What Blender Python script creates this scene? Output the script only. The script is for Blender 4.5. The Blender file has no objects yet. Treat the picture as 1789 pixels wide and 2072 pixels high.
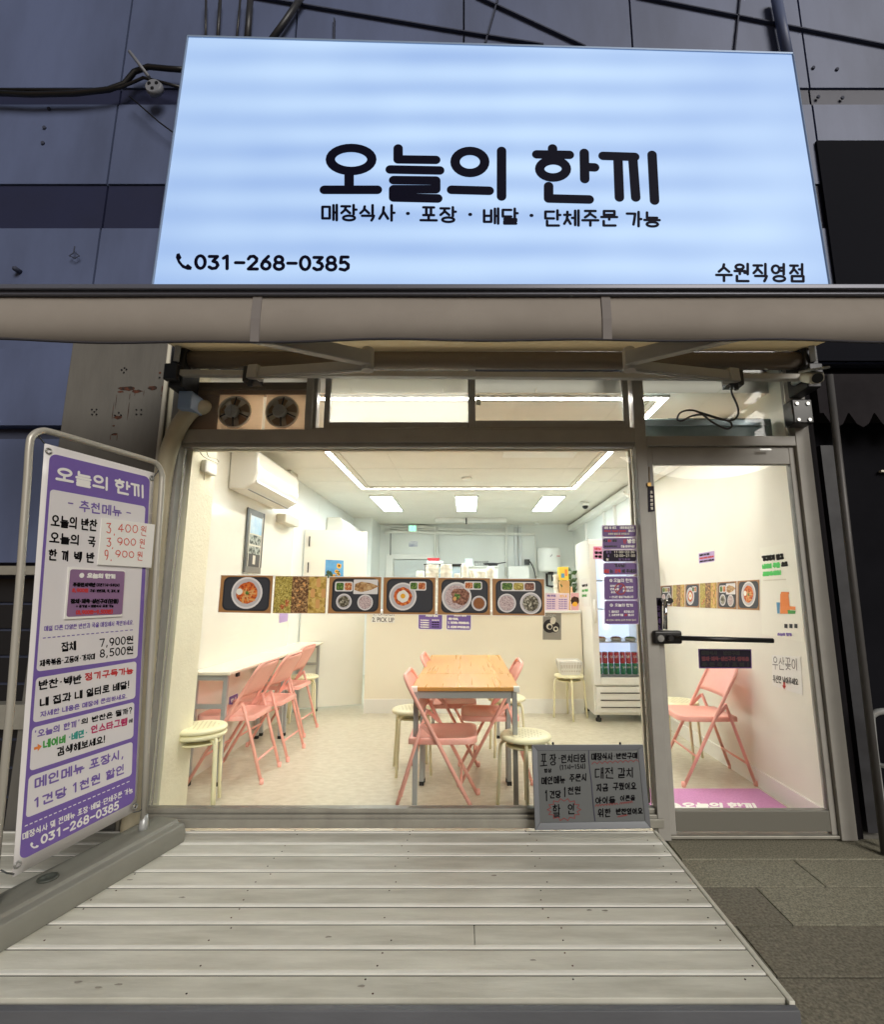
import bpy, bmesh, math, random
from mathutils import Vector, Matrix
R = math.radians
sc = bpy.context.scene
col = sc.collection
random.seed(7)

# ------------------------------------------------------------------ camera, sky, sun, exposure
FPX, TH, CX, CY, DIST, HGT = 1000.0, R(9.6), 944.0, 1036.0, 2.9, 1.28   # photo measured at 1789 x 2072
cam = bpy.data.objects.new('camera', bpy.data.cameras.new('camera'))
col.objects.link(cam)
cam.location = (0, -DIST, HGT)
cam.rotation_euler = (math.pi / 2 + TH, 0, 0)
cam.data.sensor_fit = 'HORIZONTAL'; cam.data.sensor_width = 36
cam.data.lens = 36 * FPX / 1789
cam.data.shift_x = (894.5 - CX) / 1789
cam.data.clip_start = 0.02; cam.data.clip_end = 500
sc.camera = cam

SUN_EL, SUN_ROT = R(28), R(200)
wd = bpy.data.worlds.new('World'); sc.world = wd; wd.use_nodes = True
nt = wd.node_tree
sky = nt.nodes.new('ShaderNodeTexSky'); sky.sky_type = 'NISHITA'; sky.sun_disc = False
sky.sun_elevation = R(-1); sky.sun_rotation = SUN_ROT
bg = nt.nodes['Background']; bg.inputs[1].default_value = 0.15
nt.links.new(sky.outputs[0], bg.inputs[0])
sl = bpy.data.lights.new('sun', 'SUN'); sl.energy = 1.5; sl.angle = R(30); sl.color = (1, .95, .87)
so = bpy.data.objects.new('sun', sl); col.objects.link(so)
# light comes from behind the camera, a little to the right, as from the lamps of the street
dv = Vector((-0.42, 0.80, -0.46))
so.rotation_euler = dv.to_track_quat('-Z', 'Y').to_euler(); so.location = (4, -8, 6)
sc.view_settings.view_transform = 'Standard'; sc.view_settings.look = 'None'
sc.view_settings.exposure = 0.7; sc.view_settings.gamma = 1
sc.view_settings.use_curve_mapping = False
sc.render.engine = 'CYCLES'
sc.cycles.use_denoising = True
sc.cycles.max_bounces = 10; sc.cycles.diffuse_bounces = 6; sc.cycles.transparent_max_bounces = 16
sc.cycles.sample_clamp_indirect = 6
sc.cycles.caustics_reflective = False; sc.cycles.caustics_refractive = False

# ------------------------------------------------------------------ from measured photo points to places in the scene
_s, _c = math.sin(TH), math.cos(TH)
EYE = Vector((0, -DIST, HGT))
def ray(p):
    a, b = (p[0] - CX) / FPX, (CY - p[1]) / FPX
    return Vector((a, _c - b * _s, _s + b * _c))
class Plane:
    """a real plane in the scene; q(p) is the point of it that the photo shows at p"""
    def __init__(s, p, n):
        s.p = Vector(p); s.n = Vector(n).normalized()
        if (EYE - s.p).dot(s.n) < 0: s.n = -s.n
    def q(s, p, off=0.0):
        d = ray(p); t = (s.p - EYE).dot(s.n) / d.dot(s.n)
        return EYE + d * t + s.n * off
def PY(y): return Plane((0, y, 0), (0, -1, 0))
def PX(x): return Plane((x, 0, 0), (1, 0, 0))
def PZ(z): return Plane((0, 0, z), (0, 0, 1))
K = 1789 / 2690.0
def crop(x0, y0, x1, w):
    k = (x1 - x0) / w
    return lambda *p: ((x0 + p[0] * k) * K, (y0 + p[1] * k) * K)
def zz(py, y=0.0): return PY(y).q((CX, py)).z
def xx(px, py, y=0.0): return PY(y).q((px, py)).x
SUB = lambda q: [Vector(v) for v in q]

# ------------------------------------------------------------------ materials
def lin(r, g, b):
    f = lambda v: (v / 12.92) if v <= .04045 else ((v + .055) / 1.055) ** 2.4
    return (f(r / 255), f(g / 255), f(b / 255), 1)
MATS = {}
def mat(name, c, rough=.5, metal=0.0, var=0.0, scale=6.0, bump=0.0, bscale=80.0, stretch=(1, 1, 1), spec=.5, c2=None, thr=None, detail=4, trans=0.0):
    if name in MATS: return MATS[name]
    m = bpy.data.materials.new(name); m.use_nodes = True
    n = m.node_tree; b = n.nodes['Principled BSDF']
    b.inputs['Base Color'].default_value = c
    b.inputs['Roughness'].default_value = rough; b.inputs['Metallic'].default_value = metal
    b.inputs['Specular IOR Level'].default_value = spec
    tc = n.nodes.new('ShaderNodeTexCoord'); mp = n.nodes.new('ShaderNodeMapping')
    mp.inputs['Scale'].default_value = stretch
    n.links.new(tc.outputs['Object'], mp.inputs['Vector'])
    if var or c2:
        no = n.nodes.new('ShaderNodeTexNoise'); no.inputs['Scale'].default_value = scale
        no.inputs['Detail'].default_value = detail; no.inputs['Roughness'].default_value = .6
        n.links.new(mp.outputs[0], no.inputs['Vector'])
        rp = n.nodes.new('ShaderNodeValToRGB')
        lo, hi = thr or (.32, .68)
        rp.color_ramp.elements[0].position = lo; rp.color_ramp.elements[1].position = hi
        d = c2 or tuple(v * (1 - var) for v in c[:3]) + (1,)
        rp.color_ramp.elements[0].color = d; rp.color_ramp.elements[1].color = c
        n.links.new(no.outputs[0], rp.inputs[0]); n.links.new(rp.outputs[0], b.inputs['Base Color'])
        mr = n.nodes.new('ShaderNodeMapRange'); mr.inputs[3].default_value = min(1, rough * 1.15); mr.inputs[4].default_value = rough * .85
        n.links.new(no.outputs[0], mr.inputs[0]); n.links.new(mr.outputs[0], b.inputs['Roughness'])
    if bump:
        nb = n.nodes.new('ShaderNodeTexNoise'); nb.inputs['Scale'].default_value = bscale; nb.inputs['Detail'].default_value = 3
        n.links.new(mp.outputs[0], nb.inputs['Vector'])
        bp = n.nodes.new('ShaderNodeBump'); bp.inputs['Strength'].default_value = bump; bp.inputs['Distance'].default_value = .01
        n.links.new(nb.outputs[0], bp.inputs['Height']); n.links.new(bp.outputs[0], b.inputs['Normal'])
    if trans:
        tr = n.nodes.new('ShaderNodeBsdfTranslucent'); tr.inputs[0].default_value = c; mx = n.nodes.new('ShaderNodeMixShader'); mx.inputs[0].default_value = trans
        n.links.new(b.outputs[0], mx.inputs[1]); n.links.new(tr.outputs[0], mx.inputs[2]); n.links.new(mx.outputs[0], n.nodes['Material Output'].inputs[0])
    MATS[name] = m
    return m
def voro(name, cols, scale=40, rough=.5):
    """mottled food print: cells of a few colours"""
    if name in MATS: return MATS[name]
    m = bpy.data.materials.new(name); m.use_nodes = True; n = m.node_tree; b = n.nodes['Principled BSDF']
    b.inputs['Roughness'].default_value = rough
    tc = n.nodes.new('ShaderNodeTexCoord')
    v = n.nodes.new('ShaderNodeTexVoronoi'); v.inputs['Scale'].default_value = scale
    no = n.nodes.new('ShaderNodeTexNoise'); no.inputs['Scale'].default_value = scale * .7; no.inputs['Detail'].default_value = 5
    n.links.new(tc.outputs['Object'], v.inputs['Vector']); n.links.new(tc.outputs['Object'], no.inputs['Vector'])
    mx = n.nodes.new('ShaderNodeMath'); mx.operation = 'MULTIPLY_ADD'; mx.inputs[1].default_value = .75
    n.links.new(v.outputs['Color'], mx.inputs[0])
    m2 = n.nodes.new('ShaderNodeMath'); m2.operation = 'MULTIPLY_ADD'; m2.inputs[1].default_value = .9; m2.inputs[2].default_value = -.32
    n.links.new(no.outputs[0], m2.inputs[0]); n.links.new(m2.outputs[0], mx.inputs[2])
    rp = n.nodes.new('ShaderNodeValToRGB'); e = rp.color_ramp.elements
    e[0].position = .1; e[0].color = cols[0]; e[1].position = .85; e[1].color = cols[-1]
    for k, c in enumerate(cols[1:-1]):
        w = e.new(.1 + .75 * (k + 1) / (len(cols) - 1)); w.color = c
    n.links.new(mx.outputs[0], rp.inputs[0]); n.links.new(rp.outputs[0], b.inputs['Base Color'])
    MATS[name] = m
    return m
def emit(name, c, s):
    if name in MATS: return MATS[name]
    m = bpy.data.materials.new(name); m.use_nodes = True; n = m.node_tree
    b = n.nodes['Principled BSDF']; b.inputs['Base Color'].default_value = (.8, .8, .8, 1)
    b.inputs['Emission Color'].default_value = c; b.inputs['Emission Strength'].default_value = s
    MATS[name] = m
    return m
def glass(name, tint=(.97, .98, .97, 1), refl=1.0, rough=0.0, milk=0.0):
    m = bpy.data.materials.new(name); m.use_nodes = True; n = m.node_tree
    for x in list(n.nodes): n.nodes.remove(x)
    out = n.nodes.new('ShaderNodeOutputMaterial'); tr = n.nodes.new('ShaderNodeBsdfTransparent'); tr.inputs[0].default_value = tint
    gl = n.nodes.new('ShaderNodeBsdfGlossy'); gl.inputs['Roughness'].default_value = rough
    fr = n.nodes.new('ShaderNodeFresnel'); fr.inputs['IOR'].default_value = 1.0 + .42 * refl
    mx = n.nodes.new('ShaderNodeMixShader')
    n.links.new(fr.outputs[0], mx.inputs[0]); n.links.new(tr.outputs[0], mx.inputs[1]); n.links.new(gl.outputs[0], mx.inputs[2])
    last = mx
    if milk:
        df = n.nodes.new('ShaderNodeBsdfTranslucent'); df.inputs[0].default_value = (.85, .86, .84, 1)
        m2 = n.nodes.new('ShaderNodeMixShader'); m2.inputs[0].default_value = milk
        n.links.new(mx.outputs[0], m2.inputs[1]); n.links.new(df.outputs[0], m2.inputs[2]); last = m2
    n.links.new(last.outputs[0], out.inputs[0])
    MATS[name] = m
    return m

m_frame = mat('frame_grey_aluminium', lin(162, 159, 153), .45, .0, var=.12, scale=5, stretch=(1, 1, 1))
m_sill = mat('sill_aluminium', lin(165, 162, 152), .4, .3, var=.2, scale=9)
m_black = mat('black_plastic', lin(22, 21, 22), .35)
m_rubber = mat('black_rubber', lin(14, 14, 14), .7)
m_wall = mat('cream_wall_paint', lin(238, 235, 224), .55, var=.05, scale=3, bump=.05, bscale=120)
m_gloss = mat('gloss_cream_panel', lin(237, 234, 223), .16, var=.04, scale=2)
m_kit = mat('kitchen_white_panel', lin(232, 234, 230), .3, var=.05, scale=2)
m_ceil = mat('ceiling_white_board', lin(232, 228, 218), .75, var=.05, scale=4, bump=.03, bscale=200)
m_pink = mat('pink_enamel', lin(243, 176, 162), .38, var=.05, scale=12)
m_cream = mat('cream_enamel', lin(240, 234, 196), .35, var=.05, scale=10)
m_white = mat('white_plastic', lin(238, 237, 232), .35, var=.03, scale=6)
m_dim = mat('off_white_plastic', lin(214, 208, 192), .4, var=.05, scale=6)
m_steel = mat('brushed_steel', lin(178, 178, 176), .3, .8, var=.1, scale=12)
m_leg = mat('silver_painted_leg', lin(176, 178, 178), .35, .3, var=.05)
m_paper = mat('white_paper', lin(236, 234, 230), .6)
m_ink = mat('black_ink', lin(12, 10, 14), .7, spec=.1)
m_navy = mat('navy_sign_film', lin(6, 6, 30), .6, spec=.08)
m_purple = mat('purple_print', lin(116, 92, 168), .5, var=.05, scale=3)
m_dpurple = mat('dark_purple_print', lin(104, 74, 132), .45, var=.05, scale=5)
m_npurple = mat('black_purple_print', lin(32, 24, 40), .5, spec=.2)
m_red = mat('red_ink', lin(190, 48, 52), .6)
m_green = mat('green_ink', lin(60, 150, 62), .6)
m_teal = mat('teal_ink', lin(50, 150, 140), .6)
m_crim = mat('crimson_ink', lin(180, 40, 96), .6)
m_orange = mat('orange_ink', lin(226, 130, 60), .6)
m_cable = mat('grey_cable', lin(70, 72, 74), .5)
m_dark = mat('dark_grey_metal', lin(52, 52, 56), .45, .2, var=.15)
m_glass = glass('clear_window_glass', refl=.7)
m_frost = glass('dusty_window_glass', (.97, .98, .95, 1), .5, .0, .22)

# ------------------------------------------------------------------ things, parts and copies
def tag(o, label=None, cat=None, group=None, kind=None):
    if label: o['label'] = label
    if cat: o['category'] = cat
    if group: o['group'] = group
    if kind: o['kind'] = kind
    return o
def thing(name, label, cat, loc=(0, 0, 0), group=None):
    o = bpy.data.objects.new(name, None); col.objects.link(o); o.location = loc; o.empty_display_size = .1
    return tag(o, label, cat, group)
def root_loc(o):
    while o.parent: o = o.parent
    return o.location.copy()
def kids(o): return [c for c in bpy.data.objects if c.parent == o]
def dup(root, loc, rotz=0.0, label=None):
    ch = {}
    for o in col.objects:
        if o.parent: ch.setdefault(o.parent.name, []).append(o)
    def cp(o, par):
        c = o.copy(); col.objects.link(c); c.parent = par
        for k in ch.get(o.name, []): cp(k, c)
        return c
    r = cp(root, None); r.location = loc; r.rotation_euler = (0, 0, rotz)
    if label: r['label'] = label
    return r

class MB:
    def __init__(s): s.v = []; s.f = []; s.m = []; s.sm = []
    def add(s, vs, fs, mi=0, smooth=False):
        b = len(s.v); s.v += [Vector(v) for v in vs]
        for f in fs: s.f.append([i + b for i in f]); s.m.append(mi); s.sm.append(smooth)
        return s
    def hexa(s, c8, mi=0):      # 4 bottom then 4 top, both counter-clockwise
        return s.add(c8, [(3, 2, 1, 0), (4, 5, 6, 7), (0, 1, 5, 4), (1, 2, 6, 5), (2, 3, 7, 6), (3, 0, 4, 7)], mi)
    def box(s, x0, x1, y0, y1, z0, z1, mi=0):
        return s.hexa([(x0, y0, z0), (x1, y0, z0), (x1, y1, z0), (x0, y1, z0), (x0, y0, z1), (x1, y0, z1), (x1, y1, z1), (x0, y1, z1)], mi)
    def beam(s, a, b, w, h, mi=0, up=(0, 0, 1)):
        a, b = Vector(a), Vector(b); d = (b - a).normalized(); u = Vector(up)
        r = d.cross(u).normalized() * w / 2; u = r.cross(d).normalized() * h / 2
        return s.hexa([a - r - u, a + r - u, b + r - u, b - r - u, a - r + u, a + r + u, b + r + u, b - r + u], mi)
    def plate(s, q, t, mi=0, n=None):   # quad tl,tr,br,bl, thickness away from its front
        q = SUB(q); n = n or (q[1] - q[0]).cross(q[0] - q[3]).normalized()
        k = [p - n * t for p in q]
        return s.hexa([k[3], k[2], q[2], q[3], k[0], k[1], q[1], q[0]], mi)
    def tube(s, pts, r, n=10, mi=0, cap=True, closed=False):
        pts = SUB(pts); N = len(pts); rr = r if isinstance(r, (list, tuple)) else [r] * N
        ring = []; prev = None; b = len(s.v)
        for i, p in enumerate(pts):
            if closed: t = pts[(i + 1) % N] - pts[i - 1]
            else: t = pts[min(i + 1, N - 1)] - pts[max(i - 1, 0)]
            t.normalize()
            if prev is None:
                a = Vector((0, 0, 1)) if abs(t.z) < .9 else Vector((1, 0, 0))
                u = t.cross(a).normalized()
            else:
                u = (prev - t * prev.dot(t)).normalized()
            prev = u; w = t.cross(u)
            for k in range(n):
                an = 2 * math.pi * k / n
                s.v.append(p + (u * math.cos(an) + w * math.sin(an)) * rr[i])
        for i in range(N if closed else N - 1):
            j = (i + 1) % N
            for k in range(n):
                l = (k + 1) % n
                s.f.append([b + i * n + k, b + i * n + l, b + j * n + l, b + j * n + k]); s.m.append(mi); s.sm.append(True)
        if cap and not closed:
            s.f.append([b + k for k in range(n)][::-1]); s.m.append(mi); s.sm.append(False)
            s.f.append([b + (N - 1) * n + k for k in range(n)]); s.m.append(mi); s.sm.append(False)
        return s
    def lathe(s, prof, c=(0, 0, 0), n=24, mi=0, ax='z', smooth=True):
        b = len(s.v); c = Vector(c)
        for r, h in prof:
            for k in range(n):
                a = 2 * math.pi * k / n; x, y = r * math.cos(a), r * math.sin(a)
                s.v.append(c + (Vector((x, y, h)) if ax == 'z' else Vector((x, h, y)) if ax == 'y' else Vector((h, x, y))))
        for i in range(len(prof) - 1):
            for k in range(n):
                l = (k + 1) % n
                s.f.append([b + i * n + k, b + i * n + l, b + (i + 1) * n + l, b + (i + 1) * n + k]); s.m.append(mi); s.sm.append(smooth)
        for i, fl in ((0, True), (len(prof) - 1, False)):
            if prof[i][0] > 1e-6:
                f = [b + i * n + k for k in range(n)]
                s.f.append(f[::-1] if fl else f); s.m.append(mi); s.sm.append(False)
        return s
    def poly(s, pts, mi=0): return s.add(pts, [tuple(range(len(pts)))], mi)
    def build(s, name, mats, parent=None, bevel=0.0, seg=2, label=None, cat=None, group=None, kind=None):
        me = bpy.data.meshes.new(name); off = root_loc(parent) if parent else Vector((0, 0, 0))
        base = Vector((0, 0, 0))
        if not parent and s.v:
            lo = Vector([min(v[i] for v in s.v) for i in range(3)]); hi = Vector([max(v[i] for v in s.v) for i in range(3)])
            base = Vector(((lo.x + hi.x) / 2, (lo.y + hi.y) / 2, lo.z)); off = base
        me.from_pydata([v - off for v in s.v], [], s.f)
        for m in (mats if isinstance(mats, (list, tuple)) else [mats]): me.materials.append(m)
        me.polygons.foreach_set('material_index', s.m); me.polygons.foreach_set('use_smooth', s.sm)
        bm = bmesh.new(); bm.from_mesh(me); bmesh.ops.recalc_face_normals(bm, faces=bm.faces); bm.to_mesh(me); bm.free()
        me.update()
        o = bpy.data.objects.new(name, me); col.objects.link(o); o.location = base
        if parent: o.parent = parent
        if bevel:
            b = o.modifiers.new('bevel', 'BEVEL'); b.width = bevel; b.segments = seg; b.limit_method = 'ANGLE'; b.angle_limit = R(40)
            for p in me.polygons: p.use_smooth = True
            w = o.modifiers.new('wn', 'WEIGHTED_NORMAL'); w.keep_sharp = True
        return tag(o, label, cat, group, kind)

def bil(q, u, v):       # quad tl,tr,br,bl ; u to the right, v upward
    return (q[3] * (1 - u) + q[2] * u) * (1 - v) + (q[0] * (1 - u) + q[1] * u) * v
def rrect(q, r, n=5):   # rounded quad outline, r in metres
    w = (q[1] - q[0]).length; h = (q[0] - q[3]).length; ru, rv = r / w, r / h; out = []
    for cu, cv, a0 in ((1 - ru, rv, -90), (1 - ru, 1 - rv, 0), (ru, 1 - rv, 90), (ru, rv, 180)):
        for k in range(n + 1):
            a = R(a0 + 90 * k / n); out.append(bil(q, cu + ru * math.cos(a), cv + rv * math.sin(a)))
    return out
def inset(q, a, b=None):
    b = a if b is None else b
    w = (q[1] - q[0]).length; h = (q[0] - q[3]).length; u, v = a / w, b / h
    return [bil(q, u, 1 - v), bil(q, 1 - u, 1 - v), bil(q, 1 - u, v), bil(q, u, v)]
def sub(q, u0, u1, v0, v1): return [bil(q, u0, v1), bil(q, u1, v1), bil(q, u1, v0), bil(q, u0, v0)]
def lift(pts, n, d): return [p + n * d for p in pts]
def qn(q): return (q[1] - q[0]).cross(q[0] - q[3]).normalized()

# ------------------------------------------------------------------ stroke lettering (Hangul composed from its letters)
def circ(cx, cy, rx, ry, n=16): return [(cx + rx * math.cos(2 * math.pi * k / n + 1.57), cy + ry * math.sin(2 * math.pi * k / n + 1.57)) for k in range(n)] + ['C']
CONS = {
 'ㄱ': [[(0, 1), (1, 1), (.92, .5), (.8, 0)]], 'ㄴ': [[(0, 1), (0, 0), (1, 0)]], 'ㄷ': [[(1, 1), (0, 1), (0, 0), (1, 0)]],
 'ㄹ': [[(0, 1), (1, 1), (1, .52), (0, .52), (0, 0), (1, 0)]], 'ㅁ': [[(0, 1), (1, 1), (1, 0), (0, 0), (0, 1)]],
 'ㅂ': [[(0, 1), (0, 0), (1, 0), (1, 1)], [(0, .52), (1, .52)]], 'ㅅ': [[(.5, 1), (.42, .5), (0, 0)], [(.46, .62), (1, 0)]],
 'ㅇ': [circ(.5, .5, .5, .5)], 'ㅈ': [[(0, 1), (1, 1)], [(.52, 1), (.4, .45), (0, 0)], [(.46, .58), (1, 0)]],
 'ㅊ': [[(.5, 1.05), (.5, .8)], [(0, .78), (1, .78)], [(.52, .78), (.4, .36), (0, 0)], [(.46, .48), (1, 0)]],
 'ㅋ': [[(0, 1), (1, 1), (.92, .5), (.8, 0)], [(0, .52), (.95, .52)]], 'ㅌ': [[(1, 1), (0, 1), (0, 0), (1, 0)], [(0, .5), (1, .5)]],
 'ㅍ': [[(0, 1), (1, 1)], [(0, 0), (1, 0)], [(.28, 1), (.28, 0)], [(.72, 1), (.72, 0)]],
 'ㅎ': [[(.5, 1.08), (.5, .88)], [(0, .82), (1, .82)], circ(.5, .3, .36, .32)]}
LEAD = 'ㄱㄲㄴㄷㄸㄹㅁㅂㅃㅅㅆㅇㅈㅉㅊㅋㅌㅍㅎ'
VOW = 'ㅏㅐㅑㅒㅓㅔㅕㅖㅗㅘㅙㅚㅛㅜㅝㅞㅟㅠㅡㅢㅣ'
TAIL = ['', 'ㄱ', 'ㄲ', 'ㄱㅅ', 'ㄴ', 'ㄴㅈ', 'ㄴㅎ', 'ㄷ', 'ㄹ', 'ㄹㄱ', 'ㄹㅁ', 'ㄹㅂ', 'ㄹㅅ', 'ㄹㅌ', 'ㄹㅍ', 'ㄹㅎ', 'ㅁ', 'ㅂ', 'ㅂㅅ', 'ㅅ', 'ㅆ', 'ㅇ', 'ㅈ', 'ㅊ', 'ㅋ', 'ㅌ', 'ㅍ', 'ㅎ']
DBL = {'ㄲ': 'ㄱㄱ', 'ㄸ': 'ㄷㄷ', 'ㅃ': 'ㅂㅂ', 'ㅆ': 'ㅅㅅ', 'ㅉ': 'ㅈㅈ'}
def put(ch, x0, y0, x1, y1):
    ch = DBL.get(ch, ch); out = []; n = len(ch); w = (x1 - x0) / n; g = .12 * w if n > 1 else 0
    for i, c in enumerate(ch):
        a = x0 + i * w + (g if i else 0); b = x0 + (i + 1) * w - (g if i < n - 1 else 0)
        for st in CONS[c]:
            out.append([p if p == 'C' else (a + (b - a) * p[0], y0 + (y1 - y0) * p[1]) for p in st])
    return out
def hangul(ch):
    k = ord(ch) - 0xAC00; l, v, t = LEAD[k // 588], VOW[(k % 588) // 28], TAIL[k % 28]; o = []
    b = .4 if t else 0.0; T = .97; sy = T - b; Y = lambda f: b + sy * f
    if v in 'ㅏㅐㅑㅒㅓㅔㅕㅖㅣ':
        two = v in 'ㅐㅒㅔㅖ'; cx = .5 if two else .58
        if v in 'ㅓㅕㅔㅖ': cx -= .06
        o += put(l, .06, Y(.12), cx, Y(.9)); xs = .93 if two else .8
        o.append([(xs, b - (.0 if t else 0)), (xs, 1)])
        if two: o.append([(.73, Y(.03)), (.73, .98)])
        m = .73 if two else xs
        if v == 'ㅏ': o.append([(xs, Y(.52)), (xs + .17, Y(.52))])
        if v == 'ㅑ': o += [[(xs, Y(f)), (xs + .17, Y(f))] for f in (.36, .66)]
        if v == 'ㅐ': o.append([(.73, Y(.52)), (.93, Y(.52))])
        if v in 'ㅓㅔ': o.append([(m - .19, Y(.52)), (m, Y(.52))])
        if v in 'ㅕㅖ': o += [[(m - .19, Y(f)), (m, Y(f))] for f in (.36, .68)]
    elif v in 'ㅗㅛㅜㅠㅡ':
        if v in 'ㅗㅛ': c0, bar = .46, .1
        elif v == 'ㅡ': c0, bar = .36, .08
        else: c0, bar = .56, .36
        if t and v in 'ㅜㅠ': bar = .3
        o += put(l, .18, Y(c0), .82, Y(1)); o.append([(.02, Y(bar)), (.98, Y(bar))])
        if v == 'ㅗ': o.append([(.5, Y(c0 - .04)), (.5, Y(bar))])
        if v == 'ㅛ': o += [[(x, Y(c0 - .02)), (x, Y(bar))] for x in (.36, .64)]
        if v == 'ㅜ': o.append([(.5, Y(bar)), (.5, Y(0))])
        if v == 'ㅠ': o += [[(x, Y(bar)), (x, Y(0))] for x in (.34, .66)]
    else:
        o += put(l, .08, Y(.5), .58, Y(.98)); bar = .14 if v in 'ㅘㅙㅚ' else .32 if v in 'ㅝㅞㅟ' else .16
        o.append([(.02, Y(bar)), (.68, Y(bar))]); xs = .84
        if v in 'ㅘㅙㅚ': o.append([(.34, Y(.44)), (.34, Y(bar))])
        if v in 'ㅝㅞㅟ': o.append([(.34, Y(bar)), (.34, Y(.02))])
        o.append([(xs, b), (xs, 1)])
        if v == 'ㅘ': o.append([(xs, Y(.55)), (1, Y(.55))])
        if v == 'ㅝ': o.append([(.64, Y(.14)), (xs, Y(.14))])
    if t: o += put(t, .16, .0, .88, .3) if t not in 'ㅊㅎ' else put(t, .16, .0, .88, .34)
    return o, 1.0
DIG = {'0': [circ(.5, .5, .45, .5)], '1': [[(.2, .82), (.55, 1), (.55, 0)]], '2': [[(.08, .78), (.25, .97), (.6, 1), (.88, .82), (.85, .6), (.08, 0), (.94, 0)]],
 '3': [[(.1, .95), (.88, .95), (.45, .58), (.8, .48), (.92, .26), (.72, .04), (.35, 0), (.08, .12)]], '4': [[(.68, 0), (.68, 1), (.05, .28), (.98, .28)]],
 '5': [[(.85, 1), (.22, 1), (.15, .55), (.55, .62), (.88, .42), (.86, .15), (.55, 0), (.1, .08)]], '6': [[(.75, 1), (.28, .62), (.1, .3)], circ(.5, .3, .4, .3)],
 '7': [[(.06, 1), (.94, 1), (.4, 0)]], '8': [circ(.5, .75, .36, .25), circ(.5, .26, .44, .27)], '9': [circ(.5, .68, .42, .32), [(.92, .68), (.85, .35), (.5, 0)]]}
PUN = {'-': ([[(.1, .48), (.9, .48)]], .6), ',': ([[(.5, .06), (.3, -.16)]], .3), '.': ([[(.45, .02), (.5, .02)]], .3), '~': ([[(0, .45), (.25, .58), (.6, .42), (.95, .55)]], .7),
 '!': ([[(.5, 1), (.5, .32)], [(.5, .03), (.5, .02)]], .3), '?': ([[(.1, .8), (.3, .98), (.7, .95), (.85, .72), (.5, .45), (.5, .28)], [(.5, .03), (.5, .02)]], .6),
 '(': ([[(.8, 1.05), (.45, .75), (.4, .3), (.8, -.08)]], .4), ')': ([[(.2, 1.05), (.55, .75), (.6, .3), (.2, -.08)]], .4), '·': ([[(.5, .5), (.56, .5)]], .42),
 "'": ([[(.5, 1.02), (.4, .85)]], .3), '+': ([[(.1, .5), (.9, .5)], [(.5, .85), (.5, .15)]], .6), ':': ([[(.5, .72), (.5, .7)], [(.5, .2), (.5, .18)]], .3), '=': ([[(.1, .6), (.9, .6)], [(.1, .35), (.9, .35)]], .6), '/': ([[(.2, 0), (.8, 1)]], .5)}
# the rounded heavy word mark of the shop, measured on its big sign (photo pixels)
WMK = [circ(711, 325, 42, 23, 28), [(707, 348), (707, 384)], [(657, 385), (764, 385)],
 [(806, 303), (806, 325), (882, 326)], [(790, 345), (890, 347)], [(797, 366), (882, 367), (882, 384), (797, 384), (797, 400), (886, 402)],
 circ(951, 330, 30, 22, 28), [(914, 385), (990, 387)], [(1015, 308), (1015, 398)],
 [(1118, 303), (1118, 314)], [(1086, 315), (1152, 316)], circ(1119, 344, 27, 17, 28), [(1182, 312), (1183, 364)], [(1183, 340), (1203, 341)], [(1110, 378), (1110, 402), (1192, 404)],
 [(1220, 318), (1284, 320)], [(1250, 322), (1253, 400)], [(1280, 322), (1286, 400)], [(1319, 316), (1324, 406)]]
def layout(text, gap=.16):
    x = 0.0; out = []
    for ch in text:
        if ch == ' ': x += .42; continue
        if 0xAC00 <= ord(ch) <= 0xD7A3: st, w = hangul(ch)
        elif ch in DIG: st, w = DIG[ch], .6
        elif ch in PUN: st, w = PUN[ch]
        else: continue
        for s in st: out.append([p if p == 'C' else (x + p[0] * w, p[1]) for p in s])
        x += w + gap
    return out, max(x - gap, .1)
def wordmark():
    return [[p if p == 'C' else ((p[0] - 647) / 690, (412 - p[1]) / 119) for p in s] for s in WMK], 1.0
def stroke_mesh(mb, strokes, W, q, r, n, off, mi=0, nd=8, wob=0.0, rng=random):
    """lay flat round-ended strokes on quad q (tl,tr,br,bl); each stroke a hair above the last"""
    h = (q[0] - q[3]).length; w = (q[1] - q[0]).length
    U = ((q[1] - q[0]) + (q[2] - q[3])).normalized()
    V = (q[0] - q[3]).normalized(); V = (V - U * V.dot(U)).normalized()
    mu = min(.45, r / w); mv = min(.4, r / h); k = 0
    def P(p):
        u = mu + (1 - 2 * mu) * p[0] / W; v = mv + (1 - 2 * mv) * p[1]
        return bil(q, u, v)
    for s in strokes:
        closed = s[-1] == 'C'; pts = [P((p[0] + rng.uniform(-wob, wob), p[1] + rng.uniform(-wob, wob))) for p in s if p != 'C']
        if closed:
            k += 1; N = len(pts); vs = []; d = n * (off + k * 2e-5)
            for i in range(N):
                t = (pts[(i + 1) % N] - pts[i - 1]).normalized(); b = n.cross(t)
                vs += [pts[i] + b * r + d, pts[i] - b * r + d]
            mb.add(vs, [(2 * i, 2 * ((i + 1) % N), 2 * ((i + 1) % N) + 1, 2 * i + 1) for i in range(N)], mi)
            continue
        for i in range(len(pts) - 1):
            k += 1; a, b = pts[i], pts[i + 1]; t = b - a
            if t.length < 1e-7: continue
            e = n.cross(t.normalized()) * r; d = n * (off + (k % 40) * 2e-5)
            # stadium outline: one polygon with round ends
            a0 = []; t1 = t.normalized()
            for j in range(nd + 1):
                an = math.pi * j / nd - math.pi / 2
                a0.append(b + t1 * r * math.cos(an) + e * math.sin(an) + d)
            for j in range(nd + 1):
                an = math.pi * j / nd + math.pi / 2
                a0.append(a + t1 * r * math.cos(an) + e * math.sin(an) + d)
            mb.poly(a0, mi)
_tm = {}
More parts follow.
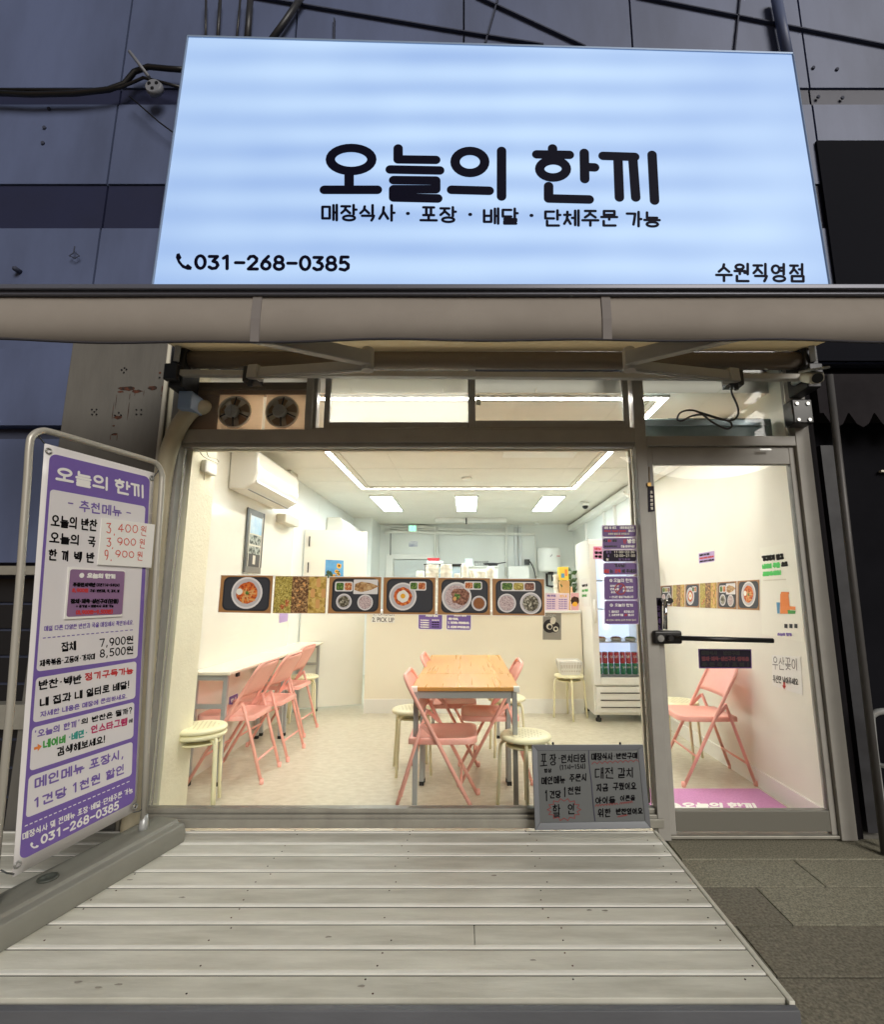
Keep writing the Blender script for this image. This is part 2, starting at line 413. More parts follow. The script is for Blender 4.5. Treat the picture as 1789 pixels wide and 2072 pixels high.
def font_mesh(mb, text, q, n, off, mi=0, bold=0.0):
    if text not in _tm:
        cu = bpy.data.curves.new('t', 'FONT'); cu.body = text; cu.size = 1; cu.offset = bold; cu.resolution_u = 3
        o = bpy.data.objects.new('t', cu); col.objects.link(o); bpy.context.view_layer.update()
        m = o.to_mesh(); _tm[text] = ([v.co.copy() for v in m.vertices], [tuple(p.vertices) for p in m.polygons])
        o.to_mesh_clear(); bpy.data.objects.remove(o); bpy.data.curves.remove(cu)
    vs, fs = _tm[text]; x0, x1 = min(v.x for v in vs), max(v.x for v in vs); y0, y1 = min(v.y for v in vs), max(v.y for v in vs)
    mb.add([bil(q, (v.x - x0) / (x1 - x0), (v.y - y0) / (y1 - y0)) + n * off for v in vs], fs, mi)
def ink(items, parent, name='lettering', off=.0015, wob=0.0):
    """items: (text, quad, stroke radius m, material); one mesh per colour"""
    for it in items:
        its = [it]; mb = MB()
        for text, q, r, m in its:
            n = qn(q)
            if text == 'WM': st, W = wordmark()
            elif text.startswith('F:'):
                font_mesh(mb, text[2:], q, n, off, 0, r); continue
            else: st, W = layout(text)
            stroke_mesh(mb, st, W, q, r, n, off, 0, 12 if r > .015 else 6, wob)
        mb.build(name, its[0][3], parent)
def Q(pl, f, *pts): return [pl.q(f(*p)) for p in pts]
ID = lambda *p: p

# ------------------------------------------------------------------ the setting: ground, upper facade, neighbours
ZG = -0.012
m_pave = mat('paving_granite', lin(158, 153, 134), .75, var=.55, scale=130, bump=.25, bscale=160, detail=8, thr=(.38, .62))
m_paved = mat('paving_stained', lin(136, 130, 114), .75, var=.55, scale=90, bump=.25, bscale=160, detail=8, thr=(.36, .66))
m_joint = mat('joint_dirt', lin(40, 38, 34), .9)
g = MB(); g.box(-60, 60, -60, 12, ZG - .3, ZG - .012, 0)
g.build('ground', mat('concrete', lin(150, 146, 138), .9, var=.3, scale=30, bump=.2), kind='structure')
# stone slabs, laid in courses beside the deck
g = MB(); g.box(-3.5, 6, -2.2, .03, ZG - .011, ZG - .007, 2); ys = [.02, -.195, -.425, -.69, -.96, -1.25, -1.6, -2.0]
rg = random.Random(3)
for i in range(len(ys) - 1):
    x = (1.07, 1.62, 1.30, 1.07, 1.5, 1.2, 1.6)[i]
    x -= 4.8
    while x < 5.5:
        w = 1.2; a, b = ys[i + 1] + .005, ys[i] - .005
        dz = rg.uniform(-.002, .002)
        g.box(x + .002, x + w - .002, a, b, ZG - .0065, ZG + .002 + dz, rg.choice((0, 0, 1)))
        x += w
g.build('paving', [m_pave, m_paved, m_joint], bevel=.003, seg=1, kind='structure')

m_clad = mat('cladding_panel', lin(96, 107, 142), .5, var=.34, scale=1.5, stretch=(1.2, 1, .35), detail=7, bump=.02, bscale=90)
m_band = mat('dark_blue_band', lin(36, 40, 70), .5, var=.2, scale=2)
m_gap = mat('panel_joint', lin(54, 59, 78), .8)
def quadmesh(x0, x1, z0, z1, y, t=.03): return (x0, x1, y, y + t, z0, z1)
YU = .06
b = MB()
b.box(-9, 9, YU + .03, YU + .3, 2.75, 9, 1)
def panels(xs, zs, skip=()):
    for i in range(len(xs) - 1):
        for j in range(len(zs) - 1):
            mi = 2 if zs[j] in skip else 0
            dy = .012 if mi else 0.0
            b.box(xs[i] + .007, xs[i + 1] - .007, YU + dy, YU + .0295 + dy * .02, zs[j] + (.0 if mi else .006), zs[j + 1] - (.0 if mi else .006), mi)
xl = xx(228, 290, YU)
zl = [2.75, 3.72, 4.05, 4.70, 4.83, 6.05, 9]
panels([-9, -4.5, xl, xl + 1.22, xl + 2.44, xl + 3.66, xl + 4.9, 4.2, 9], zl, (3.72, 4.70))
b.box(2.42, 9, YU - .02, YU - .002, 3.2, 4.38, 3); b.box(2.10, 9, YU - .022, YU - .002, 2.752, 3.198, 3)  # dark slabs paint the shadow over the right end of the wall
b.build('upper_facade', [m_clad, m_gap, m_band, mat('shade_toned_cladding', lin(20, 21, 29), .8, spec=.08)], label='bluish grey panelled upper wall with dark bands behind the big sign', cat='wall')
# slanting flashing strips and seams that show above the sign
t = MB()
for p in ([(510, -6), (894, 59), (1100, 92)], [(965, -6), (1185, 96)], [(1290, -6), (1800, 95)], [(1010, -8), (982, 90)], [(1498, -8), (1486, 108)], [(677, 40), (676, 92)]):
    pl = PY(YU - .012)
    q = [pl.q(v) for v in p]
    for a, c in zip(q, q[1:]): t.beam(a, c, .01, .022, 0, up=(0, 1, 0))
t.build('seam_strip', m_gap, label='thin dark slanting seam strips on the wall above the sign', cat='trim', kind=None)
for k, (p, r) in enumerate((([(417, -8), (416, 90)], .008), ([(446, -8), (440, 90)], .012), ([(487, -8), (478, 90)], .008), ([(507, -8), (500, 90)], .022), ([(612, -8), (580, 40), (548, 84)], .022), ([(1570, -8), (1596, 125)], .035))):
    pl = PY(YU - .06)
    MB().tube([pl.q(v) for v in p], r, 10).build('pipe', m_dark if k < 5 else m_clad,
        label=['thinnest grey conduit rising above the left end of the big sign', 'second conduit from the left above the big sign', 'third conduit from the left above the big sign', 'thick dark pipe rising above the left part of the big sign', 'dark slanting pipe leaning right above the big sign', 'pale fat pipe rising above the right end of the big sign'][k],
        cat='pipe', group='pipes above the big sign')
# wall fixings and holes
pl = PY(YU - .004)
for p in ((1646, 138), (1694, 141), (1656, 197), (1705, 199), (99, 221), (90, 259), (87, 290)):
    c = pl.q(p); rt_ = p[0] > 900; MB().lathe([(.012, -.006), (.012, .004), (.004, .008)], c, 8, 0, 'y').build('wall_plug', m_gap, label='dark wall plug in the group of four right of the big sign' if rt_ else 'dark wall hole in the column left of the big sign', cat='wall plug', group='wall plugs right of the sign' if rt_ else 'wall holes left of the sign')
pl = PY(YU - .03)
MB().tube([pl.q(p) for p in ((151, 499), (149, 512), (140, 518), (152, 523), (161, 518), (155, 514))], .004, 6).build('hook', m_gap, label='bent wire hook on the left upper wall', cat='hook')
c = pl.q((32, 545)); MB().lathe([(.017, .03), (.016, -.01), (.007, -.02)], c, 12, 0, 'y').build('wall_bolt', m_gap, label='round bolt cap low on the left upper wall', cat='bolt')
pl = PY(-.02)
MB().tube([pl.q(p) for p in ((-30, 188), (60, 192), (150, 190), (220, 182), (252, 170), (272, 146), (300, 136), (340, 140), (400, 144))], .018, 8).build('power_cable', m_black, label='thick black cable looping into the left side of the sign', cat='cable')
MB().tube([pl.q(p) for p in ((-30, 182), (90, 183), (200, 184), (245, 178), (290, 158), (330, 168), (380, 182))], .01, 8).build('power_cable', m_black, label='thinner black cable below the thick one left of the sign', cat='cable')
MB().tube([pl.q(p) for p in ((262, 196), (290, 220), (322, 248), (352, 270), (375, 286))], .005, 6).build('power_cable', m_black, label='thin slack wire drooping to the left edge of the sign', cat='cable')
a = thing('insulator', 'pale round cable insulator with three holes left of the sign', 'insulator', pl.q((318, 188), .03))
m = MB(); c = pl.q((318, 188), .03); m.lathe([(.055, .02), (.058, 0), (.05, -.02)], c, 20, 0, 'y'); m.build('insulator_body', mat('weathered_ceramic', lin(120, 122, 130), .5), a)
for dx, dz in ((-.025, .015), (.025, .018), (0, -.025)): MB().lathe([(.012, -.021), (.012, -.024)], c + Vector((dx, 0, dz)), 10, 0, 'y').build('hole', m_black, a)
m = MB(); m.tube([pl.q((311, 172), .05), pl.q((272, 121), .05)], .011, 8); m.build('stem', mat('weathered_ceramic', lin(120, 122, 130), .5), a)

# left neighbour: panelled front with a dark opening, concrete pillar
b = MB(); z0 = 1.44
b.box(-9, -2.51, .12, .35, 0, 2.75, 1)
for zb, zt, mi in ((2.894, 2.75, 0),): pass
b.box(-9, -2.515, .055, .12, zz(860, .05), zz(705, .05), 0)
b.box(-9, -2.515, .055, .12, 1.475, zz(888, .05), 0)
b.build('left_shopfront', [m_clad, m_gap], label='dark neighbouring shop front with blue grey panels at far left', cat='building')
MB().box(-9, -2.3, -.02, .10, 1.40, 1.45).build('ledge', m_sill, label='pale horizontal ledge on the dark left shop front', cat='ledge')
MB().box(-9, -2.3, .0, .10, .55, .68).build('guard_rail', m_sill, label='pale rail low across the dark left shop front', cat='rail')
b = MB()
for k in range(9): b.box(-9, -2.3, .105, .118, .02 + k * .153, .155 + k * .153)
b.build('shutter', mat('dark_shutter', lin(20, 20, 24), .5), label='black slatted shutter under the pale ledge at far left', cat='shutter')
m_conc = mat('painted_concrete', lin(106, 103, 98), .75, var=.25, scale=3.5, bump=.12, bscale=40, stretch=(1.5, 1, .35))
pil = thing('concrete_pillar', 'grey painted concrete pillar with rust streaks left of the shop', 'pillar', (-2.2, .1, 0))
MB().box(-2.505, -1.885, .02, .4, 0, 2.95).build('shaft', m_conc, pil, bevel=.006)
r_ = MB(); pl = PY(.02); c3 = crop(0, 1000, 700, 1789); rg = random.Random(5)
m_rust = mat('rust', lin(86, 44, 26), .9, c2=lin(36, 28, 24), scale=40, thr=(.4, .6))
def blot(mb, p, rx, rz, off, mi=0, n=11):
    c = pl.q(p, off); mb.poly([c + Vector((rx * math.cos(k * 6.2832 / n) * rg.uniform(.55, 1.1), 0, rz * math.sin(k * 6.2832 / n) * rg.uniform(.55, 1.15))) for k in range(n)], mi)
for k, (x, y, w, hh) in enumerate(((985, 468, 80, 16), (1065, 488, 55, 12), (1190, 462, 55, 16), (940, 492, 40, 6), (920, 690, 45, 14), (890, 822, 38, 8), (885, 756, 14, 6), (1245, 345, 12, 8), (1262, 470, 6, 25), (1255, 520, 6, 10), (1297, 517, 6, 6))):
    blot(r_, c3(x, y), w * .00072, hh * .0010, .0006 + k * .0001)
for k, (x, y, l) in enumerate(((905, 560, 60), (1010, 530, 30), (1120, 500, 24), (880, 640, 70), (912, 850, 30), (1050, 510, 20), (860, 850, 24), (1290, 560, 40), (1000, 640, 90))):
    blot(r_, c3(x, y), .0022, l * .0009, .002 + k * .0001)
r_.build('rust_stain', m_rust, pil)
r_ = MB()
for x, y in ((970, 308), (985, 320), (948, 322), (965, 343), (716, 630), (752, 630), (718, 668), (752, 668), (735, 648), (1062, 632), (1100, 632), (1062, 668), (1098, 668), (925, 655), (1242, 382), (942, 674), (895, 676)):
    r_.lathe([(.0055, .0), (.0055, -.0035)], pl.q(c3(x, y)), 8, 0, 'y')
r_.build('drill_hole', m_black, pil)
MB().box(-1.885, -1.74, .10, .4, 0, 2.95).build('wall_return', m_conc, label='narrow strip of grey wall between pillar and shop window', cat='wall')
MB().tube([(-1.872, .0, 0), (-1.872, .0, 1.4), (-1.872, .0, 2.86)], .012, 8).build('corner_strip', m_dim, label='thin pale vertical strip on the right edge of the concrete pillar', cat='trim')
pts = [(-1.60, .06, 2.44), (-1.645, -.04, 2.405), (-1.70, -.06, 2.33), (-1.745, -.06, 2.23), (-1.775, -.06, 2.1), (-1.787, -.06, 1.9), (-1.785, -.06, 1.5), (-1.775, -.06, .9), (-1.765, -.06, .02)]
m_duct = mat('cream_duct', lin(206, 196, 168), .6, var=.12, scale=9)
def smooth(p, n=4):
    p = SUB(p); out = []
    for i in range(len(p) - 1):
        a, b_, c_, d = p[max(i - 1, 0)], p[i], p[i + 1], p[min(i + 2, len(p) - 1)]
        for k in range(n):
            t = k / n
            out.append(.5 * ((2 * b_) + (c_ - a) * t + (2 * a - 5 * b_ + 4 * c_ - d) * t * t + (3 * b_ - a - 3 * c_ + d) * t ** 3))
    return out + [p[-1]]
sp = smooth(pts, 24); MB().tube(sp, [.046 + (.0025 if k % 2 else 0) for k in range(len(sp))], 14).build('drain_hose', m_duct, label='thick ribbed cream hose running down beside the window', cat='hose')

# right neighbour: very dark front, its lack of light put into the colour, with awning trim, pole, bent rail
m_night = mat('night_toned_wall', lin(20, 20, 26), .8, var=.3, scale=2, spec=.08)
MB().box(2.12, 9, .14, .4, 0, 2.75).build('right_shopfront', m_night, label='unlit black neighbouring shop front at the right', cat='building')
MB().box(2.078, 2.12, -.01, .4, 0, 2.75).build('side_pier', mat('dark_pier', lin(26, 24, 27), .8, spec=.1), label='dark narrow pier right of the glass door', cat='pier')
aw = thing('dark_awning', 'old dark awning with scalloped edge on the right shop', 'awning', (3, 0, 2.3))
m = MB(); m.hexa([(2.14, -.05, 2.37), (9, -.05, 2.37), (9, .13, 2.37), (2.14, .13, 2.37), (2.14, -.05, 2.62), (9, -.05, 2.62), (9, .13, 2.66), (2.14, .13, 2.66)]); m.build('valance', mat('dark_canvas', lin(44, 41, 44), .9, var=.2, spec=.1), aw)
m = MB()
for k in range(20):
    x = 2.16 + k * .155; m.add([(x, -.052, 2.37), (x + .15, -.052, 2.37), (x + .11, -.052, 2.30), (x + .075, -.052, 2.28), (x + .04, -.052, 2.30), (x, -.046, 2.37), (x + .15, -.046, 2.37), (x + .11, -.046, 2.30), (x + .075, -.046, 2.28), (x + .04, -.046, 2.30)],
          [(0, 1, 2, 3, 4), (9, 8, 7, 6, 5), (0, 5, 6, 1), (1, 6, 7, 2), (2, 7, 8, 3), (3, 8, 9, 4), (4, 9, 5, 0)])
m.build('scallop', mat('dark_canvas'   , lin(58, 54, 56), .8), aw)
MB().tube([(2.14, -.16, 2.56), (2.125, -.16, 1.5), (2.11, -.16, .0)], .02, 10).build('awning_pole', mat('weathered_grey_pole', lin(86, 84, 84), .5, .2, var=.2), label='grey metal pole standing right of the glass door', cat='pole')
MB().box(2.2, 2.29, .06, .13, 0, 2.2).build('door_post', mat('worn_dark_post', lin(50, 50, 55), .6, var=.3, scale=10), label='worn grey door post in the dark right shop front', cat='post')
m = MB()
m.tube(smooth([(2.17, -.1, .02), (2.17, -.1, .55), (2.19, -.11, .66), (2.3, -.15, .66), (2.45, -.2, .55), (3.2, -.3, .4)], 6), .017, 8)
for z in (.22, .40): m.tube([(2.17, -.1, z), (2.6, -.22, z - .06), (3.2, -.3, z - .1)], .012, 8)
m.build('railing', m_leg, label='curved steel railing in the dark at the lower right edge', cat='railing')
MB().beam((2.6, .12, 2.05), (4, .12, 2.02), .02, .012).build('sign_edge', m_dim, label='faint pale strip on the dark right shop front', cat='trim')

# ------------------------------------------------------------------ big backlit sign
def signface():
    m = bpy.data.materials.new('backlit_sign_face'); m.use_nodes = True; n = m.node_tree; b = n.nodes['Principled BSDF']
    b.inputs['Base Color'].default_value = (.12, .13, .15, 1); b.inputs['Roughness'].default_value = .5; b.inputs['Specular IOR Level'].default_value = .15
    tc = n.nodes.new('ShaderNodeTexCoord'); sp_ = n.nodes.new('ShaderNodeSeparateXYZ'); n.links.new(tc.outputs['Object'], sp_.inputs[0])
    def math_(op, a, b_=None, c=None):
        k = n.nodes.new('ShaderNodeMath'); k.operation = op
        for i, v in enumerate((a, b_, c)):
            if v is None: continue
            if isinstance(v, (int, float)): k.inputs[i].default_value = v
            else: n.links.new(v, k.inputs[i])
        return k.outputs[0]
    no = n.nodes.new('ShaderNodeTexNoise'); no.inputs['Scale'].default_value = 1.1; no.inputs['Detail'].default_value = 3
    mp = n.nodes.new('ShaderNodeMapping'); mp.inputs['Scale'].default_value = (.55, 1, 1.6)
    n.links.new(tc.outputs['Object'], mp.inputs[0]); n.links.new(mp.outputs[0], no.inputs['Vector'])
    wob = math_('MULTIPLY_ADD', no.outputs[0], 1.6, sp_.outputs[2])
    wave = math_('SINE', math_('MULTIPLY', math_('MULTIPLY_ADD', no.outputs[0], .07, sp_.outputs[2]), 28.0))
    band = math_('MULTIPLY_ADD', wave, .5, .5)                       # tubes behind the film
    band = math_('MULTIPLY', band, math_('SUBTRACT', 1.25, math_('POWER', math_('MULTIPLY', math_('ABSOLUTE', sp_.outputs[0]), .47), 2.0)))
    n2 = n.nodes.new('ShaderNodeTexNoise'); n2.inputs['Scale'].default_value = .9; n2.inputs['Detail'].default_value = 2; n.links.new(tc.outputs['Object'], n2.inputs['Vector'])
    val = math_('ADD', math_('MULTIPLY', band, .27), math_('MULTIPLY_ADD', n2.outputs[0], .7, -.05))
    rp = n.nodes.new('ShaderNodeValToRGB'); e = rp.color_ramp.elements
    e[0].position = .05; e[0].color = lin(132, 168, 224); e[1].position = .8; e[1].color = lin(194, 223, 254)
    n.links.new(val, rp.inputs[0]); n.links.new(rp.outputs[0], b.inputs['Emission Color']); b.inputs['Emission Strength'].default_value = .60
    return m
sg = thing('shop_sign', 'huge backlit pale blue rectangular sign with dark Korean lettering', 'sign', (0, -.2, 3.2))
SB, ST = -.22, -.16      # the box leans back slightly
spl = Plane((0, SB, 3.25), (0, -1, (SB - ST) / 1.9))
sq = [spl.q(p) for p in ((380, 75), (1604, 110), (1681, 590), (307, 590))]
MB().plate(inset(sq, .004), .012).build('face', signface(), sg)
m = MB(); m.plate(lift(sq, qn(sq), -.013), .15); m.build('casing', mat('sign_casing', lin(60, 62, 74), .5, .3), sg)
m = MB()
for a, b_ in zip(sq, sq[1:] + sq[:1]): m.beam(a, b_, .012, .012)
m.build('edge_trim', mat('sign_trim', lin(150, 170, 200), .4, .3), sg)
mb = MB(); st, W_ = wordmark(); SQ = lambda *p: [spl.q(v) for v in p]
stroke_mesh(mb, st, 1, SQ((637, 283), (1347, 283), (1347, 422), (637, 422)), .0295, spl.n, .002, 0, 14)
mb.build('wordmark', m_navy, sg)
it = []
for tx, x0, x1, y0, y1, y2, y3, r in (('매장식사', 648, 802, 413, 449, 414, 450, .0085), ('·', 812, 838, 418, 448, 418, 448, .011), ('포장', 848, 926, 417, 452, 418, 453, .0085), ('·', 938, 964, 420, 450, 420, 450, .011),
     ('배달', 975, 1051, 420, 456, 421, 456, .0085), ('·', 1062, 1088, 422, 452, 422, 452, .011), ('단체주문', 1099, 1252, 424, 460, 425, 460, .0085), ('가능', 1264, 1338, 427, 461, 428, 462, .0085),
     ('수원직영점', 1446, 1632, 532, 572, 533, 573, .0085), ('031-268-0385', 392, 711, 515, 547, 518, 551, .0105)):
    it.append((tx, SQ((x0, y0), (x1, y2), (x1, y3), (x0, y1)), r, m_navy))
ink(it, sg, 'lettering', .002)
def phone(pl_pts, mb, d):      # handset: thick arc with two ends
    q = pl_pts; n = qn(q)
    o = [(.05, .95), (.22, 1), (.36, .72), (.24, .58), (.42, .34), (.6, .24), (.74, .36), (1, .16), (.94, 0), (.72, 0), (.4, .12), (.14, .42), (0, .74)]
    mb.poly([bil(q, u, v) + n * d for u, v in o])
m = MB(); phone(SQ((356, 513), (389, 513), (389, 547), (356, 547)), m, .002); m.build('phone_symbol', m_navy, sg)

# ------------------------------------------------------------------ retractable awning
m_val = mat('awning_valance_cloth', lin(146, 138, 130), .85, var=.08, scale=5, bump=.06, bscale=400)
m_can = mat('awning_canopy_cloth', lin(244, 232, 204), .85, trans=.45, var=.06, scale=4)
m_arm = mat('awning_arm_aluminium', lin(188, 184, 178), .45, .0, var=.1, scale=8)
aw = thing('retractable_awning', 'wide beige retractable awning with folding arms over the shop front', 'awning', (0, -.2, 2.4))
YB = -.9; zb1, zb0, zv = zz(577, YB), zz(601, YB), zz(685, YB)
XB = 2.35
m = MB(); m.box(-XB, XB, YB, YB + .09, zb0 + .012, zb1); m.box(-XB, XB, YB - .012, YB - .001, zb0 + .03, zb1 - .012); m.box(-XB, XB, YB - .02, YB - .013, zb0 + .05, zb1 - .03); m.build('front_bar', mat('front_bar_aluminium', lin(104, 106, 118), .4, .3), aw, bevel=.006)
# valance with a gentle wave, bound lower edge
m = MB(); N = 60; vs = []; fs = []
for i in range(N + 1):
    x = -XB + .02 + (2 * XB - .04) * i / N; w = .010 * math.sin(x * 3.1) + .008 * math.sin(x * 7.3 + 1)
    zl_ = zv + .007 * math.sin(x * 2.2 + .6)
    vs += [(x, YB + .02, zb0 + .02), (x, YB + .012 + w * .5, (zb0 + zv) / 2), (x, YB + .02 + w, zl_)]
for i in range(N):
    for j in range(2): fs.append((i * 3 + j, i * 3 + j + 1, i * 3 + 4 + j, i * 3 + 3 + j))
m.add(vs, fs, 0, True)
val = m.build('valance', m_val, aw); sd = val.modifiers.new('thick', 'SOLIDIFY'); sd.thickness = .003
m = MB(); m.tube([Vector(vs[i * 3 + 2]) + Vector((0, -.001, 0)) for i in range(N + 1)], .0055, 6); m.build('hem', mat('hem_cord', lin(52, 50, 56), .8), aw)
m = MB()
for p in (513, 1236):
    xc = xx(p, 640, YB); i = min(range(N + 1), key=lambda k: abs(vs[k * 3][0] - xc)); a = [Vector(vs[i * 3 + j]) for j in range(3)]
    for j in range(2): m.hexa([a[j + 1] + Vector((-.02, -.006, 0)), a[j + 1] + Vector((.02, -.006, 0)), a[j + 1] + Vector((.02, .006, 0)), a[j + 1] + Vector((-.02, .006, 0)), a[j] + Vector((-.02, -.006, 0)), a[j] + Vector((.02, -.006, 0)), a[j] + Vector((.02, .006, 0)), a[j] + Vector((-.02, .006, 0))])
    m.build('seam_tape', mat('seam_tape_cloth', lin(126, 120, 118), .8), aw); m = MB()
xr0, xr1 = -1.70, 2.02
m = MB(); vs = []; fs = []; NX, NY = 24, 6
for j in range(NY + 1):
    t = j / NY; y = -.12 + (YB + .06 + .12) * t; z = 2.735 + (zb1 - .02 - 2.735) * t - .02 * math.sin(t * 3.14)
    for i in range(NX + 1):
        s = i / NX; xa = xr0 + (xr1 - xr0) * s; xb = -XB + .1 + (2 * XB - .2) * s * .0 + (2 * XB - .2) * s
        vs.append((xa + (max(min(xb, xa + .2), xa - .2) - xa) * t * 0, y, z + .006 * math.sin(s * 19) * t))
for j in range(NY):
    for i in range(NX): fs.append((j * (NX + 1) + i, j * (NX + 1) + i + 1, (j + 1) * (NX + 1) + i + 1, (j + 1) * (NX + 1) + i))
m.add(vs, fs, 0, True); cn = m.build('canopy', m_can, aw); cn.modifiers.new('thick', 'SOLIDIFY').thickness = .003
m = MB(); m.tube([(xr0, -.13, 2.672), (xr1, -.13, 2.664)], .052, 20); m.build('roller_tube', mat('rolled_cloth', lin(140, 128, 116), .85, var=.1, scale=30, stretch=(.2, 4, 4)), aw)
m = MB(); m.beam((-1.66, -.2, 2.553), (1.98, -.2, 2.527), .04, .034); m.build('torsion_bar', m_arm, aw, bevel=.004)
for sx, pa, pe, pu, pf in ((-1, (508, 756), (745, 741), (750, 727), (480, 671)), (1, (1488, 763), (1272, 741), (1266, 727), (1500, 671))):
    a = PY(-.235).q(pa); e = PY(-.5).q(pe); eu = PY(-.53).q(pu); f = PY(YB + .1).q(pf); xs_, za = a.x, a.z
    m = MB(); m.beam(a, e, .045, .055); m.beam(a + Vector((0, 0, .0)), a + (e - a).normalized() * .07, .07, .08); m.build('forearm', m_arm, aw, bevel=.006)
    m = MB(); m.beam(eu, f, .045, .075); m.build('upper_arm', m_arm, aw, bevel=.006)
    m = MB(); m.lathe([(.03, -.034), (.032, -.025), (.032, .085), (.027, .09)], e + Vector((0, -.015, 0)), 16); m.build('elbow_joint', m_arm, aw)
    m = MB(); m.box(xs_ - .045, xs_ + .045, -.245, -.165, za - .05, za + .045); m.lathe([(.014, -.08), (.016, -.06), (.016, -.04)], (xs_, -.235, za), 8); m.build('shoulder', m_dark, aw, bevel=.006)
    m = MB(); m.tube(smooth([a + Vector((0, -.03, -.04)), (a + e) / 2 + Vector((0, -.035, -.048)), e + Vector((0, -.02, -.03))], 5), .004, 6); m.build('tension_cable', m_steel, aw)
for sx, x in ((-1, -1.69), (1, 2.02)):
    m = MB(); m.box(x - .04, x + .04, -.2, -.02, 2.47, 2.74); m.box(x - .05, x + .03, -.24, -.2, 2.5, 2.6); m.build('wall_bracket', m_dark, aw, bevel=.008)
    m = MB(); m.box(x - .045, x + .045, -.16, -.02, 2.74, 2.80); m.beam((x, -.21, 2.62), (x - .03 * sx, -.25, 2.75), .03, .03); m.build('end_plate', m_steel, aw, bevel=.005)
m = MB(); m.box(-1.695, -1.615, -.15, -.02, 2.36, 2.47); m.build('motor_box', mat('pale_blue_box', lin(150, 172, 206), .4), aw, bevel=.006)
# loop of spare cable hung from the right arm
c8 = crop(1900, 1000, 2690, 1789); pl = PY(-.24)
m = MB()
m.tube(smooth([pl.q(c8(*p)) for p in ((735, 400), (742, 450), (770, 510), (785, 560), (780, 600), (745, 630), (660, 625), (560, 595), (470, 600), (400, 635), (365, 625), (385, 580), (450, 562), (520, 580), (600, 640), (690, 688), (735, 680), (735, 650), (700, 632), (640, 615), (560, 590), (500, 572))], 4), .0055, 6)
m.build('cable_loop', m_cable, label='bundled loop of grey cable dangling over the door transom', cat='cable')
ct = thing('security_camera', 'grey bullet security camera with hood under the right end of the awning', 'camera', (1.86, -.28, 2.45))
A = Vector((1.9, -.3, 2.49)); Bq = Vector((1.835, -.47, 2.40))
m = MB(); m.beam(A, Bq, .07, .06); m.build('camera_body', m_dim, ct, bevel=.02, seg=3)
m = MB(); m.beam(A + Vector((.01, 0, .03)), Bq + Vector((-.012, -.045, .032)), .085, .012); m.build('hood', m_leg, ct, bevel=.004)
d = (Bq - A).normalized(); m = MB(); m.tube([Bq - d * .002, Bq + d * .004], .026, 16); m.build('lens', m_black, ct)
m = MB(); m.tube([A, A + Vector((.04, .08, .03)), A + Vector((.07, .2, .05))], .018, 10); m.build('mount', m_leg, ct)
jb = thing('junction_bracket', 'black clamped bracket box right of the transom under the awning', 'bracket', (1.98, -.2, 2.35))
m = MB(); m.box(1.93, 2.05, -.12, -.03, 2.28, 2.43); m.build('box', m_black, jb, bevel=.008)
for z in (2.30, 2.40):
    for x in (1.955, 2.02): MB().lathe([(.01, -.128), (.01, -.12)], (x, 0, z), 8, 0, 'y').build('bolt', m_steel, jb)

# ------------------------------------------------------------------ shop front: frame, panes, door
sf = thing('storefront_frame', 'grey brown aluminium shop front frame with large fixed pane', 'storefront', (0, 0, 0))
F0, F1 = -.03, .06
z_sill0, z_sill1 = .062, .150; z_h0, z_h1 = 2.17, 2.275
xl0, xl1 = -1.80, -1.73; xm0, xm1 = 1.02, 1.088; xd0, xd1 = 1.99, 2.076; z_top = 2.95
mf = [m_frame]
MB().box(xl0, xl1, F0, F1, 0, z_top).build('jamb', mf, sf, bevel=.004)
MB().box(xm0, xm1, F0, F1, 0, z_top).build('mullion', mf, sf, bevel=.004)
MB().box(xd0, xd1, F0, F1, 0, z_top).build('jamb', mf, sf, bevel=.004)
m = MB(); m.box(xl1, xm0, F0 + .003, F1 - .003, z_h0 + .022, z_h1); m.box(xl1, xm0, F0 + .02, F1 - .02, z_h0, z_h0 + .022); m.build('head_rail', mf, sf, bevel=.003)
m = MB(); m.box(xl1, xm0, F0 + .003, F1 - .003, z_sill0, z_sill1 - .024); m.box(xl1, xm0, F0 + .022, F1 - .02, z_sill1 - .024, z_sill1); m.box(xl0, xm0 + .03, F0 - .012, F0 + .002, z_sill0 + .004, z_sill1 - .04); m.build('sill', m_sill, sf, bevel=.004)
m = MB(); m.box(xm1, xd0, F0 + .003, F1 - .003, 2.172, 2.233); m.build('transom_rail', mf, sf, bevel=.003)
m = MB(); m.box(xl0, xd1, F0 + .001, F1 - .001, z_top, z_top + .1); m.build('top_rail', mf, sf)
m = MB(); m.box(-1.73, xm0, .0, .05, 2.905, 2.949); m.build('transom_rail', mf, sf, bevel=.003)
m = MB()      # light-coloured inner glazing beads
for x in (xl1, xm0 - .018): m.box(x, x + .018, F1 + .002, F1 + .03, z_sill1, z_h0)
m.box(xl1, xm0, F1 + .002, F1 + .03, z_h0 - .004, z_h0 + .016); m.build('glazing_bead', m_dim, sf, bevel=.002)
MB().box(xl1 + .001, xm0 - .001, .022, .03, z_sill1 - .01, z_h0 + .01).build('window_pane', m_glass, sf)
MB().box(xm1 + .001, xd0 - .001, .022, .03, 2.225, z_top).build('transom_pane', m_glass, sf)
MB().box(xl1, -.98, .022, .03, 2.57, 2.91).build('transom_pane', m_glass, sf)
m_fan = mat('varnished_plywood', lin(240, 224, 204), .5, var=.12, scale=5, stretch=(1, 1, 8), trans=.45)
